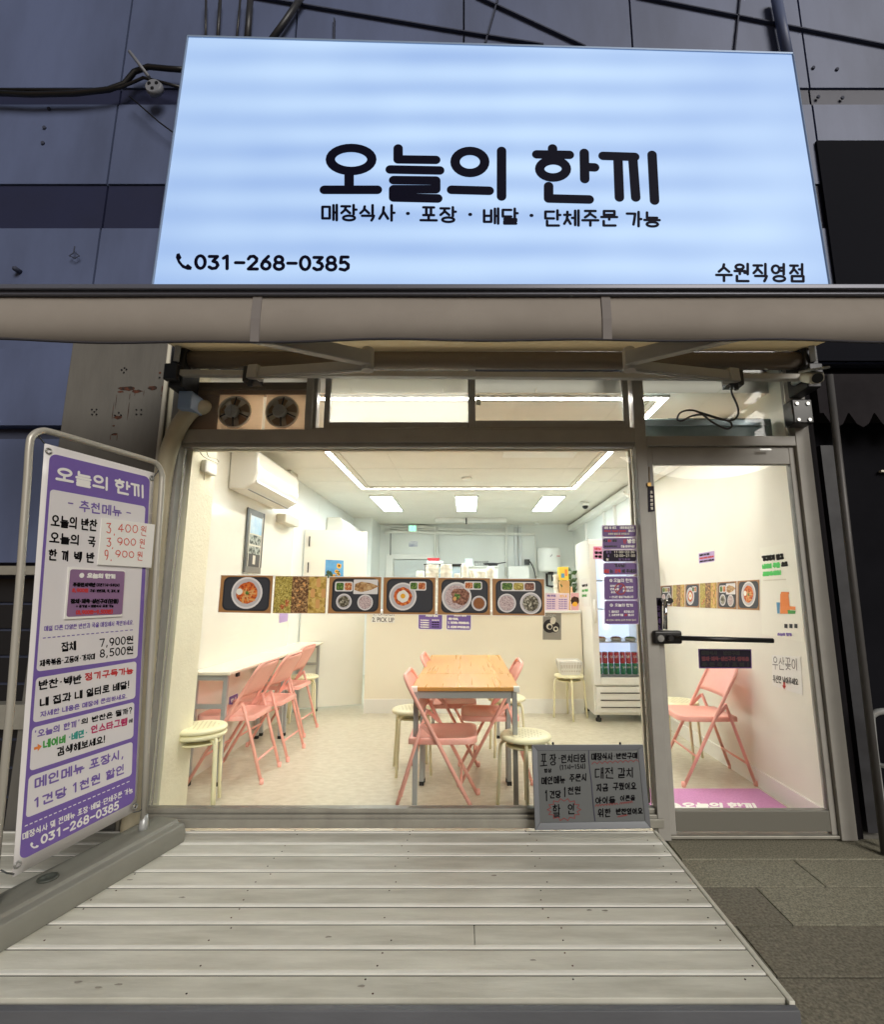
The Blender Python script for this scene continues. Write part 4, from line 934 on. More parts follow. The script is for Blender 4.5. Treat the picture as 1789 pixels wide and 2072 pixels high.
# window poster on the left wall
q = [PX(XL + .012).q(c6b(*p)) for p in ((607, 1295), (730, 1345), (697, 1780), (572, 1768))]
po = thing('art_poster', 'tall poster of an open window with blue sky on the left wall', 'poster', (q[0] + q[2]) / 2); MB().plate(q, .004).build('sheet', mat('poster_grey', lin(120, 118, 112), .4), po)
n = qn(q); m = MB(); m.poly(lift(sub(q, .2, .86, .42, .9), n, .002)); m.build('sky_print', mat('poster_sky', lin(120, 178, 220), .4, c2=lin(206, 222, 232), scale=6), po)
m = MB(); m.poly(lift(sub(q, .2, .86, .3, .62), n, .0026)); m.build('foliage_print', mat('poster_trees', lin(170, 176, 168), .5, c2=lin(40, 52, 44), scale=30, thr=(.42, .56)), po)
m = MB(); m.poly(lift(sub(q, .12, .92, .1, .3), n, .003)); m.poly(lift(sub(q, .0, .08, 0, 1), n, .0026)); m.poly(lift(sub(q, .92, 1, 0.1, 1), n, .0026)); m.build('dark_print', mat('poster_dark', lin(46, 46, 48), .4), po)
m = MB(); m.poly(lift(sub(q, .16, .2, .1, .92), n, .0036)); m.poly(lift(sub(q, .86, .9, .1, .92), n, .0036)); m.poly(lift(sub(q, .16, .9, .42, .45), n, .0036)); m.poly(lift(sub(q, .16, .9, .6, .62), n, .0036)); m.poly(lift(sub(q, .45, .6, .14, .28), n, .0036)); m.build('frame_print', m_dim, po)

# white door leaf standing open, with a sunflower picture
c1b = crop(500, 1700, 1250, 1789)
dl = thing('white_door', 'plain white open door leaf between dining room and kitchen', 'door', (-1.6, 3.1, 0))
da, db = Vector((-1.93, 2.98, 0)), Vector((-1.235, 3.225, 0)); dn = Vector((db - da).cross(Vector((0, 0, 1)))).normalized()
q = [da + Vector((0, 0, 2.065)), db + Vector((0, 0, 2.065)), db + Vector((0, 0, .02)), da + Vector((0, 0, .02))]
MB().plate(q, .04).build('leaf', m_wall, dl, bevel=.003)
m = MB()
for z in (1.86, 1.55, .3): m.beam(da + Vector((.05, .012, z)) + dn * .004, da + Vector((.05, .012, z + .12)) + dn * .004, .012, .012, 0, up=(1, 0, 0))
m.build('hinge', m_dark, dl)
DP = Plane(da, dn)
q = [DP.q(c6b(*p), .003) for p in ((1170, 1676), (1302, 1682), (1300, 1792), (1166, 1790))]; q[3] = q[0] + (q[3] - q[0]) * 1.15; q[2] = q[1] + (q[2] - q[1]) * 1.15
po = thing('flower_picture', 'small picture of sunflowers against blue sky on the white door', 'picture', (q[0] + q[2]) / 2); MB().plate(q, .002).build('sheet', mat('picture_sky', lin(58, 136, 196), .4, c2=lin(110, 170, 214), scale=7), po)
n = qn(q); m = MB()
def disc(mb, q, n, u, v, r, d, mi=0, k=16, jit=0.0): 
    w = (q[1] - q[0]).length; h = (q[0] - q[3]).length
    mb.poly([bil(q, u + r / w * math.cos(6.2832 * i / k) * (1 + random.uniform(-jit, jit)), v + r / h * math.sin(6.2832 * i / k) * (1 + random.uniform(-jit, jit))) + n * d for i in range(k)], mi)
for u, v, r in ((.75, .68, .03), (.62, .36, .022), (.72, .22, .022), (.5, .14, .016)): disc(m, q, n, u, v, r, .0012 + u * .0005, 0, 18, .2)
m.build('petal_print', m_yolk, po); m = MB()
for u, v, r in ((.75, .68, .014), (.62, .36, .008)): disc(m, q, n, u, v, r, .0024)
m.build('flower_centre_print', m_rust, po); m = MB()
for k in range(14): disc(m, q, n, random.uniform(.06, .4), random.uniform(.06, .38), .016, .001 + k * .00004, 0, 7, .4)
for k in range(5): disc(m, q, n, .72 + random.uniform(-.06, .06), random.uniform(.05, .5), .01, .0018 + k * .00004, 0, 7, .4)
m.build('leaf_print', mat('picture_leaf', lin(46, 74, 40), .5), po)

# ------------------------------------------------------------------ folding chairs, stools, tables
def make_chair(label):
    c = thing('folding_chair', label, 'chair', (0, 0, 0), 'pink folding chairs')
    hw = .205; r = .0115
    def ml(z): return .23 - (z / .80) * .45       # long tube, front foot to back top
    pts = [(ml(0.012), -hw, .012), (ml(.3), -hw, .3), (ml(.6), -hw, .6), (ml(.72), -hw, .72)]
    for k in range(1, 7):
        a = math.pi / 2 * k / 6; pts.append((ml(.72 + .08 * math.sin(a)), -hw + .08 * (1 - math.cos(a)), .72 + .08 * math.sin(a)))
    pts += [(x, -y, z) for x, y, z in reversed(pts)]
    mfr = MB().tube(pts, r, 10).build('main_frame', m_pink, c)
    rls = []
    m = MB()        # back panel, slightly hollow
    vs = []; fs = []; NU, NV = 10, 8
    for j in range(NV + 1):
        z = .575 + .215 * j / NV; sh = 0 if z < .72 else .08 * (1 - math.cos(math.asin(min(1, (z - .72) / .08))))
        for i in range(NU + 1):
            u = -1 + 2 * i / NU; vs.append((ml(z) - .018 * (1 - u * u), u * (hw - sh), z))
    for j in range(NV):
        for i in range(NU): fs.append((j * (NU + 1) + i, j * (NU + 1) + i + 1, (j + 1) * (NU + 1) + i + 1, (j + 1) * (NU + 1) + i))
    m.add(vs, fs, 0, True); b_ = m.build('backrest', m_pink, c); s = b_.modifiers.new('t', 'SOLIDIFY'); s.thickness = .006
    m = MB(); out = []        # seat pan with rounded front corners and a turned-down rim
    for k in range(7):
        a = R(90 * k / 6); out.append((.15 + .07 * math.cos(R(90) - a), -.12 - .07 * math.cos(a)))
    o2 = [(-.19, -.165), (-.0, -.19)] + out; o2 += [(x, -y) for x, y in reversed(o2)]
    n = len(o2); zt = .447; rings = []
    for ins, dz in ((0, -.034), (0, -.006), (.006, 0), (.035, -.003), (.06, -.011)):
        rings.append([(x * (1 - ins * 4.2) + .03 * ins * 4, y * (1 - ins * 4.6), zt + dz + .012 * (x + .1)) for x, y in o2])
    vs = [v for r_ in rings for v in r_]; fs = [(j * n + i, j * n + (i + 1) % n, (j + 1) * n + (i + 1) % n, (j + 1) * n + i) for j in range(4) for i in range(n)] + [tuple(4 * n + i for i in range(n))]
    m.add(vs, fs, 0, True); m.build('seat', m_pink, c)
    for sy in (-1, 1):
        y = sy * (hw - .03)
        rl = MB().tube([(-.105, sy * (hw - .022), .535), (-.16, y, .37), (-.27, y, .012)], r * .95, 10).build('rear_leg', m_pink, c); rls.append(rl)
        MB().beam((-.108, sy * (hw - .008), .525), (-.03, sy * (hw - .008), .455), .006, .022, 0, up=(0, 0, 1)).build('hinge_brace', m_pink, c)
    MB().tube([(-.222, -hw + .03, .145), (-.222, hw - .03, .145)], .008, 8).build('stretcher', m_pink, c)
    MB().tube([(ml(.19), -hw, .19), (ml(.19), hw, .19)], .008, 8).build('stretcher', m_pink, c)
    for x, y, pp in ((ml(0), -hw, mfr), (ml(0), hw, mfr), (-.272, -hw + .03, rls[0]), (-.272, hw - .03, rls[1])):
        MB().lathe([(.014, 0), (.0155, .008), (.014, .034)], (x, y, 0), 10).build('foot_cap', m_pink, pp)
    return c
ch0 = make_chair('pink folding chair at the left side of the wooden table, nearest the window')
ch0.location = (-.155, .385, 0)
PI = math.pi
for x, y, rz, lab in ((-.14, 1.33, 0.0, 'pink folding chair behind the first one on the left of the wooden table'),
        (.18, .93, PI, 'pink folding chair on the right side of the wooden table'),
        (-1.69, .94, PI + .02, 'pink folding chair at the white bar table, nearest the window'),
        (-1.665, 1.42, PI - .03, 'pink folding chair at the white bar table, middle of three'),
        (-1.755, 2.1, PI - .04, 'pink folding chair at the white bar table, farthest from the window'),
        (1.71, .92, PI - .02, 'pink folding chair standing alone behind the glass door by the wall')):
    dup(ch0, (x, y, 0), rz, lab)
def make_stool(label):
    c = thing('round_stool', label, 'stool', (0, 0, 0), 'cream round stools')
    m = MB(); m.lathe([(.0, .452), (.13, .453), (.15, .450), (.157, .440), (.155, .428), (.145, .424), (.0, .424)], n=32); st_ = m.build('seat', m_cream, c)
    m = MB()
    for i in range(-4, 5):
        for j in range(-4, 5):
            if i * i + j * j <= 16: m.lathe([(.005, .4535), (.005, .4530)], (i * .026, j * .026, 0), 8)
    m.build('perforation', mat('stool_hole', lin(196, 188, 150), .6), st_)
    for k in range(4):
        a = PI / 4 + k * PI / 2; d = Vector((math.cos(a), math.sin(a), 0)); P = lambda r_, z: d * r_ + Vector((0, 0, z))
        m = MB(); m.tube([P(.05, .414), P(.11, .414), P(.137, .405), P(.152, .385), P(.156, .35), P(.165, .18), P(.175, .012)], .0105, 10); m.build('leg', m_cream, c)
    MB().lathe([(.112, .395), (.122, .395), (.122, .385), (.112, .385), (.112, .395)], n=28).build('ring', m_cream, c)
    return c
s0 = make_stool('cream stool behind the left front chair of the wooden table'); s0.location = (-.40, 1.0, 0); s0.rotation_euler.z = .2
for x, y, z, rz, lab in ((.36, .30, 0, .7, 'cream stool right of the wooden table, nearest the window'), (.335, 1.42, 0, .1, 'cream stool beyond the right chair of the wooden table'),
        (1.10, 2.61, 0, .75, 'cream stool by the refrigerator carrying a white basket'), (1.70, 1.27, 0, .9, 'cream stool behind the lone pink chair near the glass door'),
        (-1.66, .36, 0, .3, 'lower of two stacked cream stools at the left window edge'), (-1.66, .36, .032, .33, 'upper of two stacked cream stools at the left window edge'),
        (-1.72, 2.52, 0, .4, 'cream stool in the back behind the farthest bar table chair')):
    dup(s0, (x, y, z), rz, lab)
m_oak = mat('oak_laminate', lin(216, 160, 88), .28, c2=lin(204, 146, 76), scale=2.6, stretch=(6, .18, 1), thr=(.25, .75), detail=3)
def wood_table(x0, x1, y0, y1, lab, front):
    t = thing('wooden_table', lab, 'table', ((x0 + x1) / 2, (y0 + y1) / 2, 0), 'wooden dining tables')
    MB().box(x0, x1, y0, y1, .705, .73).build('tabletop', m_oak, t, bevel=.004)
    m = MB(); e = .022
    m.box(x0 + .03, x1 - .03, y0 + e, y0 + e + .02, .66, .704); m.box(x0 + .03, x1 - .03, y1 - e - .02, y1 - e, .66, .704); m.box(x0 + e, x0 + e + .02, y0 + .05, y1 - .05, .66, .704); m.box(x1 - e - .02, x1 - e, y0 + .05, y1 - .05, .66, .704); m.build('apron', m_leg, t)
    for x in (x0 + .012, x1 - .042):
        for y in (y0 + .012, y1 - .042):
            lg = MB().box(x, x + .03, y, y + .03, .025, .7045).build('leg', m_leg, t, bevel=.003)
            MB().box(x - .001, x + .031, y - .001, y + .031, 0, .026).build('foot_cap', m_rubber, lg)
    if front:
        for x, s in ((x0, 1), (x1, -1)):
            m = MB(); m.box(min(x - .004 * s, x + .035 * s), max(x - .004 * s, x + .035 * s), y0 - .005, y0 + .03, .70, .7335); m.build('corner_guard', m_white, t, bevel=.005)
ysm = PZ(.73).q((943, 1362.6)).y
wood_table(-.335, .322, .253, ysm - .002, 'front wooden table with silver legs nearest the window', True)
wood_table(-.332, .318, ysm + .002, 1.915, 'second wooden table joined end to end behind the first', False)
def bar_table(y0, y1, lab):
    t = thing('bar_table', lab, 'table', (-1.8, (y0 + y1) / 2, 0), 'white wall tables')
    x0, x1 = XL + .004, -1.655
    MB().box(x0, x1, y0, y1, .73, .752).build('tabletop', mat('white_laminate', lin(236, 230, 212), .22), t, bevel=.004)
    for y in (y0 + .03, y1 - .06):
        for x in (x0 + .02, x1 - .06):
            lg = MB().box(x, x + .03, y, y + .03, .025, .729).build('leg', m_leg, t, bevel=.003)
            MB().box(x - .001, x + .031, y - .001, y + .031, 0, .026).build('foot_cap', m_rubber, lg)
        m = MB(); m.box(x0 + .05, x1 - .06, y + .005, y + .025, .69, .728); m.box(x0 + .05, x1 - .06, y + .005, y + .025, .50, .53); m.build('cross_rail', m_leg, t)
    m = MB(); m.box(x1 - .052, x1 - .036, y0 + .2, y0 + .24, .69, .729); m.box(x1 - .052, x1 - .036, y1 - .28, y1 - .24, .69, .729); m.build('bracket', m_dark, t)
bar_table(.70, 1.92, 'narrow white table along the left wall, nearest the window')
bar_table(1.924, 3.0, 'narrow white table along the left wall, far end by the white door')
q = [PX(-1.88).q(c1b(*p)) for p in ((468, 1000), (535, 970), (532, 1040), (466, 1075))]
sticker('wall_card', 'small purple card low under the white bar table', 'card', q, m_purple, None, [('안내', sub(q, .2, .8, .3, .7), .004, m_paper)])
q = [PX(XL + .004).q(c1b(*p)) for p in ((835, 380), (900, 385), (895, 455), (830, 470))]
sticker('wall_card', 'lilac notice card on the left wall below the food pictures', 'card', q, mat('lilac_print', lin(176, 150, 200), .5), None, [])

# ------------------------------------------------------------------ counter and its signs
m_count = mat('counter_front_cream', lin(240, 233, 214), .45, var=.04, scale=2)
cn = thing('service_counter', 'long cream service counter between dining room and kitchen', 'counter', (0, 2.85, 0))
MB().box(-1.14, 1.31, 2.86, 3.42, .0, 1.085).build('front_panel', m_count, cn)
MB().box(-1.15, 1.312, 2.84, 3.45, 1.086, 1.112).build('countertop', m_white, cn, bevel=.004)
MB().box(-1.139, 1.30, 2.846, 2.859, .0, .15).build('skirting', m_white, cn)
pc = PY(2.856); c2 = crop(1050, 1800, 1700, 1789)
q = Q(pc, c6, (68, 1010), (240, 1014), (240, 1062), (68, 1058)); qo = Q(pc, c6, (88, 985), (240, 988), (240, 1008), (88, 1006))
sticker('counter_sign', 'white strip reading order and pick up on the counter front', 'sign', [qo[0], qo[1], q[2], q[3]], None, m_white, [('F:2. PICK UP', sub(q, .06, .98, .12, .8), .006, m_ink), ('F:1. ORDER', qo, .0, m_ink)], t=.003)
q = Q(pc, c6, (408, 985), (594, 990), (592, 1116), (406, 1112))
sticker('counter_notice', 'purple rules notice on the counter front, left of two', 'notice', q, m_purple, None, [('WM', sub(q, .3, .8, .76, .9), .005, m_paper)] + [('가나다라마바사', sub(q, .1, .45, .52 - .13 * k, .6 - .13 * k), .0025, m_paper) for k in range(4)] + [('자차카', sub(q, .55, .85, .54 - .13 * k, .62 - .13 * k), .003, m_ink if k else m_paper) for k in range(4)], r=.02, border=.012, t=.003)
q = Q(pc, c6, (612, 988), (802, 992), (800, 1120), (610, 1116))
sticker('counter_notice', 'purple order notice on the counter front, right of two', 'notice', q, m_purple, None, [('WM', sub(q, .3, .8, .8, .93), .005, m_paper), ('매장 식사시,', sub(q, .1, .5, .6, .74), .004, m_paper), ('1. 1인1메뉴 주문바랍니다.', sub(q, .08, .92, .38, .52), .004, m_paper), ('2. 선결제 부탁드립니다.', sub(q, .08, .94, .14, .28), .004, m_paper)], r=.02, border=.012, t=.003)
q = Q(pc, c6, (1318, 990), (1450, 992), (1450, 1184), (1316, 1182))
po = thing('can_poster', 'grey poster of two dark tins on the counter front', 'poster', (q[0] + q[2]) / 2); MB().plate(q, .003).build('sheet', mat('poster_mid_grey', lin(142, 138, 130), .5, var=.1), po)
n = qn(q); m = MB()
def pill(mb, u0, v0, u1, v1, r, d): stroke_mesh(mb, [[(0, 0), (1, 1)]], 1, sub(q, u0, u1, v0, v1), r, n, d, 0, 8)
pill(m, .22, .42, .5, .6, .07, .002); pill(m, .5, .32, .82, .62, .05, .0024); m.build('tin_print', m_black, po)
m = MB(); pill(m, .4, .58, .7, .86, .03, .003); disc(m, q, n, .36, .5, .035, .0034); disc(m, q, n, .7, .4, .03, .0036); m.build('tin_light_print', m_dim, po)
m = MB(); disc(m, q, n, .38, .48, .022, .004); disc(m, q, n, .7, .41, .016, .0042); m.build('tin_core_print', m_black, po)
ink([('F:More Simple,', sub(q, .08, .72, .91, .95), .0, m_paper), ('F:Any Taste.', sub(q, .08, .6, .86, .9), .0, m_paper)], po, 'lettering', .002)
# things standing on the counter
ZC = 1.112
def rbox(c, x0, y0, x1, y1, y, d): return rect(c, x0, y0, x1, y1, y, d)
m_tub = mat('translucent_white_tub', lin(246, 246, 236), .35)
def stack(x0, x1, ytop, y, lab, taper=.88, n=5, mm=None, rim=True):
    a = PY(y).q(c6(x0, ytop)); b_ = PY(y).q(c6(x1, ytop)); r0 = (b_.x - a.x) / 2; cx = (a.x + b_.x) / 2; h = a.z - ZC; pr = []
    for k in range(n):
        z = h * k / n; pr += [(r0 * .94, z), (r0, z + h / n * .25), (r0, z + h / n * .4), (r0 * .94, z + h / n * .5)]
    pr += [(r0 * .92, h - .02), (r0 * taper, h), (0, h)]
    m = MB(); m.lathe(pr, (cx, y, ZC), 24); o = m.build('container_stack', mm or m_tub, None, label=lab, cat='container stack', group='stacks of takeaway containers'); return o
stack(395, 458, 685, 3.2, 'low stack of clear lids at the left end of the counter', .8, 3)
stack(466, 565, 640, 3.1, 'widest tall stack of white takeaway tubs on the counter', .97, 9)
stack(571, 660, 638, 3.1, 'second tall stack of white takeaway tubs, right of the widest', .97, 9)
stack(668, 720, 703, 3.1, 'small short stack of white tubs right of the two tall ones', .9, 3)
stack(724, 777, 630, 3.15, 'narrow tallest tower of white paper cups on the counter', .75, 9)
stack(779, 828, 672, 3.15, 'shorter cup stack right of the tallest cup tower', .8, 6)
stack(834, 905, 684, 3.1, 'low wide white tub stack left of the last tall stack', .97, 4)
stack(908, 970, 656, 3.1, 'right-hand tall tub stack on the counter, tapering at top', .8, 8)
# menu card stand and dessert card at the right end
q = Q(PY(2.88), c6, (1333, 842), (1508, 846), (1506, 975), (1333, 975))
sticker('menu_stand', 'pale pink price list in a clear stand at the right end of the counter', 'menu', q, mat('pink_print', lin(226, 200, 212), .5), m_white, [('메뉴가격표', sub(q, .08, .45, .78, .9), .003, m_purple)] + [('가나다 라마', sub(q, .06, .42, .6 - .12 * k, .67 - .12 * k), .0022, m_purple) for k in range(5)] + [('가나다 라마', sub(q, .55, .92, .6 - .12 * k, .67 - .12 * k), .0022, m_purple) for k in range(5)] + [('안내', sub(q, .6, .9, .76, .9), .003, m_yolk)])
q = Q(PY(2.87), c6, (1517, 842), (1580, 842), (1580, 972), (1520, 972))
s = sticker('dessert_card', 'small pink card with a dark round dessert beside the price list', 'card', q, mat('rose_print', lin(222, 168, 172), .5), m_white, [])
n = qn(q); m = MB(); disc(m, q, n, .5, .55, .05, .002, 0, 18, .1); m.build('dessert_print', m_rust, s); m = MB(); disc(m, q, n, .5, .36, .03, .003, 0, 12, .2); m.build('cream_print', m_yolk, s)
MB().box(*rbox(c6, 1440, 755, 1515, 905, 3.0, .16)).build('cardboard_box', mat('kraft_card', lin(206, 160, 104), .7, var=.1), label='brown cardboard box behind the price list', cat='box', bevel=.003)
yb = thing('snack_box', 'yellow and blue printed box on top of the cardboard box', 'box', (1.05, 3.1, 1.5)); r_ = rbox(c6, 1436, 655, 1505, 752, 3.02, .14)
MB().box(*r_).build('carton', mat('yellow_carton', lin(238, 204, 72), .5), yb, bevel=.003)
m = MB(); x0, x1, y0, _, z0, z1 = r_; m.box(x0 + .02, x1 - .05, y0 - .002, y0 - .0005, z0 + .03, z0 + .08); m.build('label_print', mat('blue_print', lin(90, 150, 190), .5), yb)
m = MB(); m.box(x1 - .045, x1 - .015, y0 - .002, y0 - .0005, z0 + .05, z1 - .03); m.build('face_print', m_orange, yb)
a = PY(3.0).q(c6(1528, 850)); m = MB(); m.lathe([(.035, 0), (.02, .14), (.006, .27), (0, .28)], (PY(2.98).q(c6(1526, 840)).x, 2.98, ZC), 16); m.build('paper_cone', mat('peach_paper', lin(236, 190, 150), .6), label='peach paper cone standing by the plant', cat='cone')
pt = thing('potted_plant', 'dark green glossy leaf plant in a small pot on the counter', 'plant', (1.24, 3.06, ZC))
m = MB(); m.lathe([(.05, 0), (.062, .1), (.062, .11), (.05, .11)], (1.235, 3.06, ZC), 16); m.build('pot', m_yolk, pt)
m = MB(); rg = random.Random(8); ms = MB()
for si, (tx, tz, lean) in enumerate(((-.07, .30, -.05), (.02, .46, -.02), (.03, .36, .03), (-.05, .42, .02))):
    base = Vector((1.235, 3.06, ZC + .1)); tip = Vector((1.235 + tx, 3.06 + lean, ZC + tz)); ms.tube([base, (base + tip) / 2 + Vector((0, 0, .03)), tip], .006, 6)
    for k in range(7):
        t = .3 + .7 * k / 6; p = base.lerp(tip, t); s = 1 if k % 2 else -1; a = rg.uniform(-.6, .6)
        d = Vector((s * math.cos(a), math.sin(a) * .7, .55)).normalized(); L_ = .095; wv = d.cross(Vector((0, -1, .3))).normalized() * .028
        m.add([p, p + d * L_ * .4 + wv, p + d * L_, p + d * L_ * .4 - wv, p + d * L_ * .45 + Vector((0, -.006, -.004))], [(0, 1, 4), (1, 2, 4), (2, 3, 4), (3, 0, 4)], 0)
m.build('leaves', mat('glossy_leaf', lin(46, 84, 36), .3, var=.3, scale=20), pt); ms.build('stem', mat('leaf_stem', lin(70, 96, 44), .5), pt)
cs = MB()
zt0 = PY(3.1).q(c6(1410, 712)).z; xq = PY(3.1).q(c6(1414, 700)).x
pr = [];  nn = 6
for k in range(nn): pr += [(.032, (zt0 - ZC) * k / nn), (.045, (zt0 - ZC) * (k + .75) / nn), (.045, (zt0 - ZC) * (k + .95) / nn)]
cs.lathe(pr + [(0, zt0 - ZC)], (xq, 3.1, ZC), 18); cs.build('cup_stack', m_dim, label='tall stack of paper cups left of the yellow box', cat='cup stack')

# ------------------------------------------------------------------ kitchen back wall
YB_ = YW - .05
bd = thing('kitchen_door', 'grey white back door in the kitchen wall', 'door', (-.9, YW, 0)); r_ = rbox(c6, 238, 604, 520, 606, YW - .03, .025); x0, x1 = r_[0], r_[1]
MB().box(x0, x1, YW - .03, YW - .005, 0, r_[5]).build('leaf', mat('pale_grey_door', lin(206, 212, 212), .4), bd, bevel=.004)
m = MB(); m.box(x0 - .15, x0 - .02, YW - .05, YW - .002, 0, r_[5] + .1); m.box(x0 - .02, x1 + .12, YW - .05, YW - .002, r_[5] + .012, r_[5] + .1); m.build('door_frame', m_white, bd, bevel=.004)
pk = PY(YB_)
def kp(lab, r, *p, cat='pipe', mm=None): MB().tube([pk.q(c6(*v)) for v in p], r, 8).build('wall_pipe', mm or m_white, label=lab, cat=cat, group='pipes on the kitchen back wall')
kp('uppermost horizontal pipe on the kitchen back wall', .018, (405, 357), (535, 360), (535, 720))
kp('long horizontal pipe bending down at the boiler', .03, (160, 405), (225, 400), (555, 408), (1262, 420), (1266, 720))
kp('middle horizontal pipe on the kitchen back wall', .016, (205, 378), (560, 384), (1050, 402))
kp('thin horizontal pipe just under the kitchen ceiling', .014, (150, 350), (340, 365), (530, 372), (1050, 390))
kp('vertical pipe left of the boiler pipes, through mid wall', .022, (1052, 362), (1050, 720))
kp('vertical pipe hugging the exit sign column', .02, (550, 362), (552, 720))
kp('thin vertical cable at the left of the back wall', .008, (212, 405), (210, 570), mm=m_cable)
m = MB()
for x in (1108, 1138): r_ = rbox(c6, x, 364, x + 28, 650, YW - .055, .05); m.box(*r_)
m.build('wall_duct', mat('grey_duct', lin(206, 208, 208), .4), label='pair of flat vertical ducts on the back wall left of the boiler', cat='duct', bevel=.004)
MB().box(*rbox(c6, 203, 388, 247, 410, YW - .1, .06)).build('junction_box', m_white, label='white junction box on the left of the back wall pipes', cat='junction box', bevel=.006)
MB().box(*rbox(c6, 1053, 345, 1077, 362, YW - .1, .06)).build('junction_box', m_white, label='tiny white junction box at the ceiling above the mid wall pipe', cat='junction box', bevel=.006)
MB().box(*rbox(c6, 1065, 650, 1218, 760, YW - .35, .3)).build('white_cabinet', m_white, label='white cabinet top below the flat ducts', cat='cabinet', bevel=.008)
q = Q(PY(YW - .004), c6, (342, 467), (410, 467), (410, 510), (342, 510)); sticker('photo_print', 'small bluish photo print pinned on the back wall', 'photo', q, mat('photo_blue_grey', lin(150, 156, 186), .4, c2=lin(240, 240, 240), scale=7), None, [], t=.003)
bo = thing('water_boiler', 'white round electric water boiler on the kitchen back wall', 'boiler', (1.5, 6.1, 1.7)); x0, x1, _, _, z0, z1 = rbox(c6, 1280, 513, 1452, 690, 6.0, .1)
cxb, rb = (x0 + x1) / 2, (x1 - x0) / 2
m = MB(); m.lathe([(0, z0), (rb * .85, z0), (rb * .98, z0 + .03), (rb, z0 + .08), (rb, z1 - .06), (rb * .96, z1 - .015), (rb * .8, z1), (0, z1)], (cxb, 6.05, 0), 36); m.build('tank', m_white, bo)
a = PY(6.05 - rb).q(c6(1376, 574)); m = MB(); m.lathe([(.04, -.004), (.04, .004)], a, 20, 0, 'y'); ga = m.build('gauge', m_paper, bo); m = MB(); m.tube([a + Vector((-.015, -.008, -.02)), a + Vector((.02, -.008, .02))], .005, 6); m.build('needle', m_dark, ga)
a = PY(6.05 - rb).q(c6(1432, 575)); MB().box(a.x - .05, a.x + .03, a.y + .03, a.y + .06, a.z - .006, a.z + .006).build('indicator', m_red, bo)
m = MB(); m.lathe([(.05, z0 - .05), (.05, z0 - .001)], (cxb + .02, 6.05, 0), 14); m.build('outlet_collar', m_dark, bo)
m = MB(); m.tube([pk.q(c6(*p)) for p in ((1345, 702), (1347, 790), (1400, 800), (1430, 800))], .022, 8); m.tube([pk.q(c6(*p)) for p in ((1385, 695), (1385, 760))], .015, 8); m.build('water_pipes', m_dark, label='dark water pipes under the boiler', cat='pipe')
m = MB(); m.tube(smooth([PY(6.15).q(c6(*p)) for p in ((1205, 605), (1228, 625), (1248, 665), (1262, 720), (1270, 780))], 5), .012, 6); m.box(*rbox(c6, 1185, 600, 1222, 640, 6.2, .06)); m.build('plug_cord', m_cable, label='black plug and cord hanging left of the boiler', cat='cord')
sh = thing('wire_shelf', 'dark wire shelf with cooktop in the kitchen middle', 'shelf', (-.1, 4.6, 0))
r_ = rbox(c6, 452, 633, 728, 640, 4.6, .5); m = MB(); m.box(*r_); m.build('shelf_board', m_dark, sh)
m = MB()
for x in (r_[0] + .01, r_[1] - .02): 
    for y in (4.62, 5.05): m.box(x, x + .02, y, y + .02, 0, r_[4])
m.build('post', m_steel, sh)
MB().box(r_[0] + .03, r_[1] - .03, 4.65, 5.05, r_[4] - .28, r_[4] - .02).build('steel_appliance', mat('pale_blue_steel', lin(186, 204, 216), .3, .3), sh, bevel=.01)
ZS = r_[5]
tr = MB(); a = rbox(c6, 473, 590, 568, 620, 4.7, .25); tr.hexa([(a[0] + .03, 4.72, ZS + .05), (a[1] - .03, 4.72, ZS + .05), (a[1] - .03, 4.93, ZS + .05), (a[0] + .03, 4.93, ZS + .05), (a[0], 4.7, a[5]), (a[1], 4.7, a[5]), (a[1], 4.95, a[5]), (a[0], 4.95, a[5])]); tr.build('red_basin', mat('red_plastic', lin(206, 60, 70), .4), label='red plastic basin on the dark kitchen shelf', cat='basin', bevel=.01)
MB().box(a[0] + .0, a[1] + .05, 4.68, 4.97, ZS + .001, ZS + .049).build('tray', m_white, label='white tray under the red basin', cat='tray', bevel=.01)
ob = thing('steel_counter', 'steel work table with basket along the back of the kitchen', 'work table', (.5, 5.4, 0)); r_ = rbox(c6, 735, 648, 1000, 655, 5.2, .6)
MB().box(*r_).build('top', m_white, ob, bevel=.005); MB().box(r_[0] + .02, r_[1] - .02, 5.24, 5.75, 0, r_[4] - .001).build('cabinet', m_kit, ob)
ZT = r_[5]
a = rbox(c6, 822, 612, 920, 646, 5.3, .3); m = MB()
for z in (ZT + .012, a[5] - .006): m.tube([(a[0], 5.3, z), (a[1], 5.3, z), (a[1], 5.6, z), (a[0], 5.6, z)], .008, 6, closed=True)
for k in range(9):
    x = a[0] + (a[1] - a[0]) * k / 8; m.tube([(x, 5.3, ZT + .012), (x, 5.3, a[5] - .006)], .003, 6); m.tube([(x, 5.6, ZT + .012), (x, 5.6, a[5] - .006)], .003, 6)
m.build('wire_basket', m_steel, label='steel wire basket on the work table', cat='basket')
a = rbox(c6, 748, 595, 810, 646, 5.3, .25); MB().box(a[0], a[1], 5.3, 5.5, ZT + .001, a[5]).build('clear_tub', mat('pale_clear_plastic', lin(222, 230, 230), .2), label='pale clear storage tub left of the wire basket', cat='tub', bevel=.012)
m = MB(); a = PY(5.4).q(c6(940, 640)); m.lathe([(.1, 0), (.13, .05), (.12, .055)], (a.x, 5.4, ZT + .001), 18); m.beam((a.x + .1, 5.4, ZT + .05), (a.x + .25, 5.38, ZT + .07), .02, .015); m.build('frying_pan', m_dark, label='dark pan beside the wire basket', cat='pan')
dc = thing('dome_camera', 'white dome camera with black lens on the right of the ceiling', 'camera', (1.7, 3.6, 2.5)); p = PZ(2.56).q(c7b(1332, 1232)); 
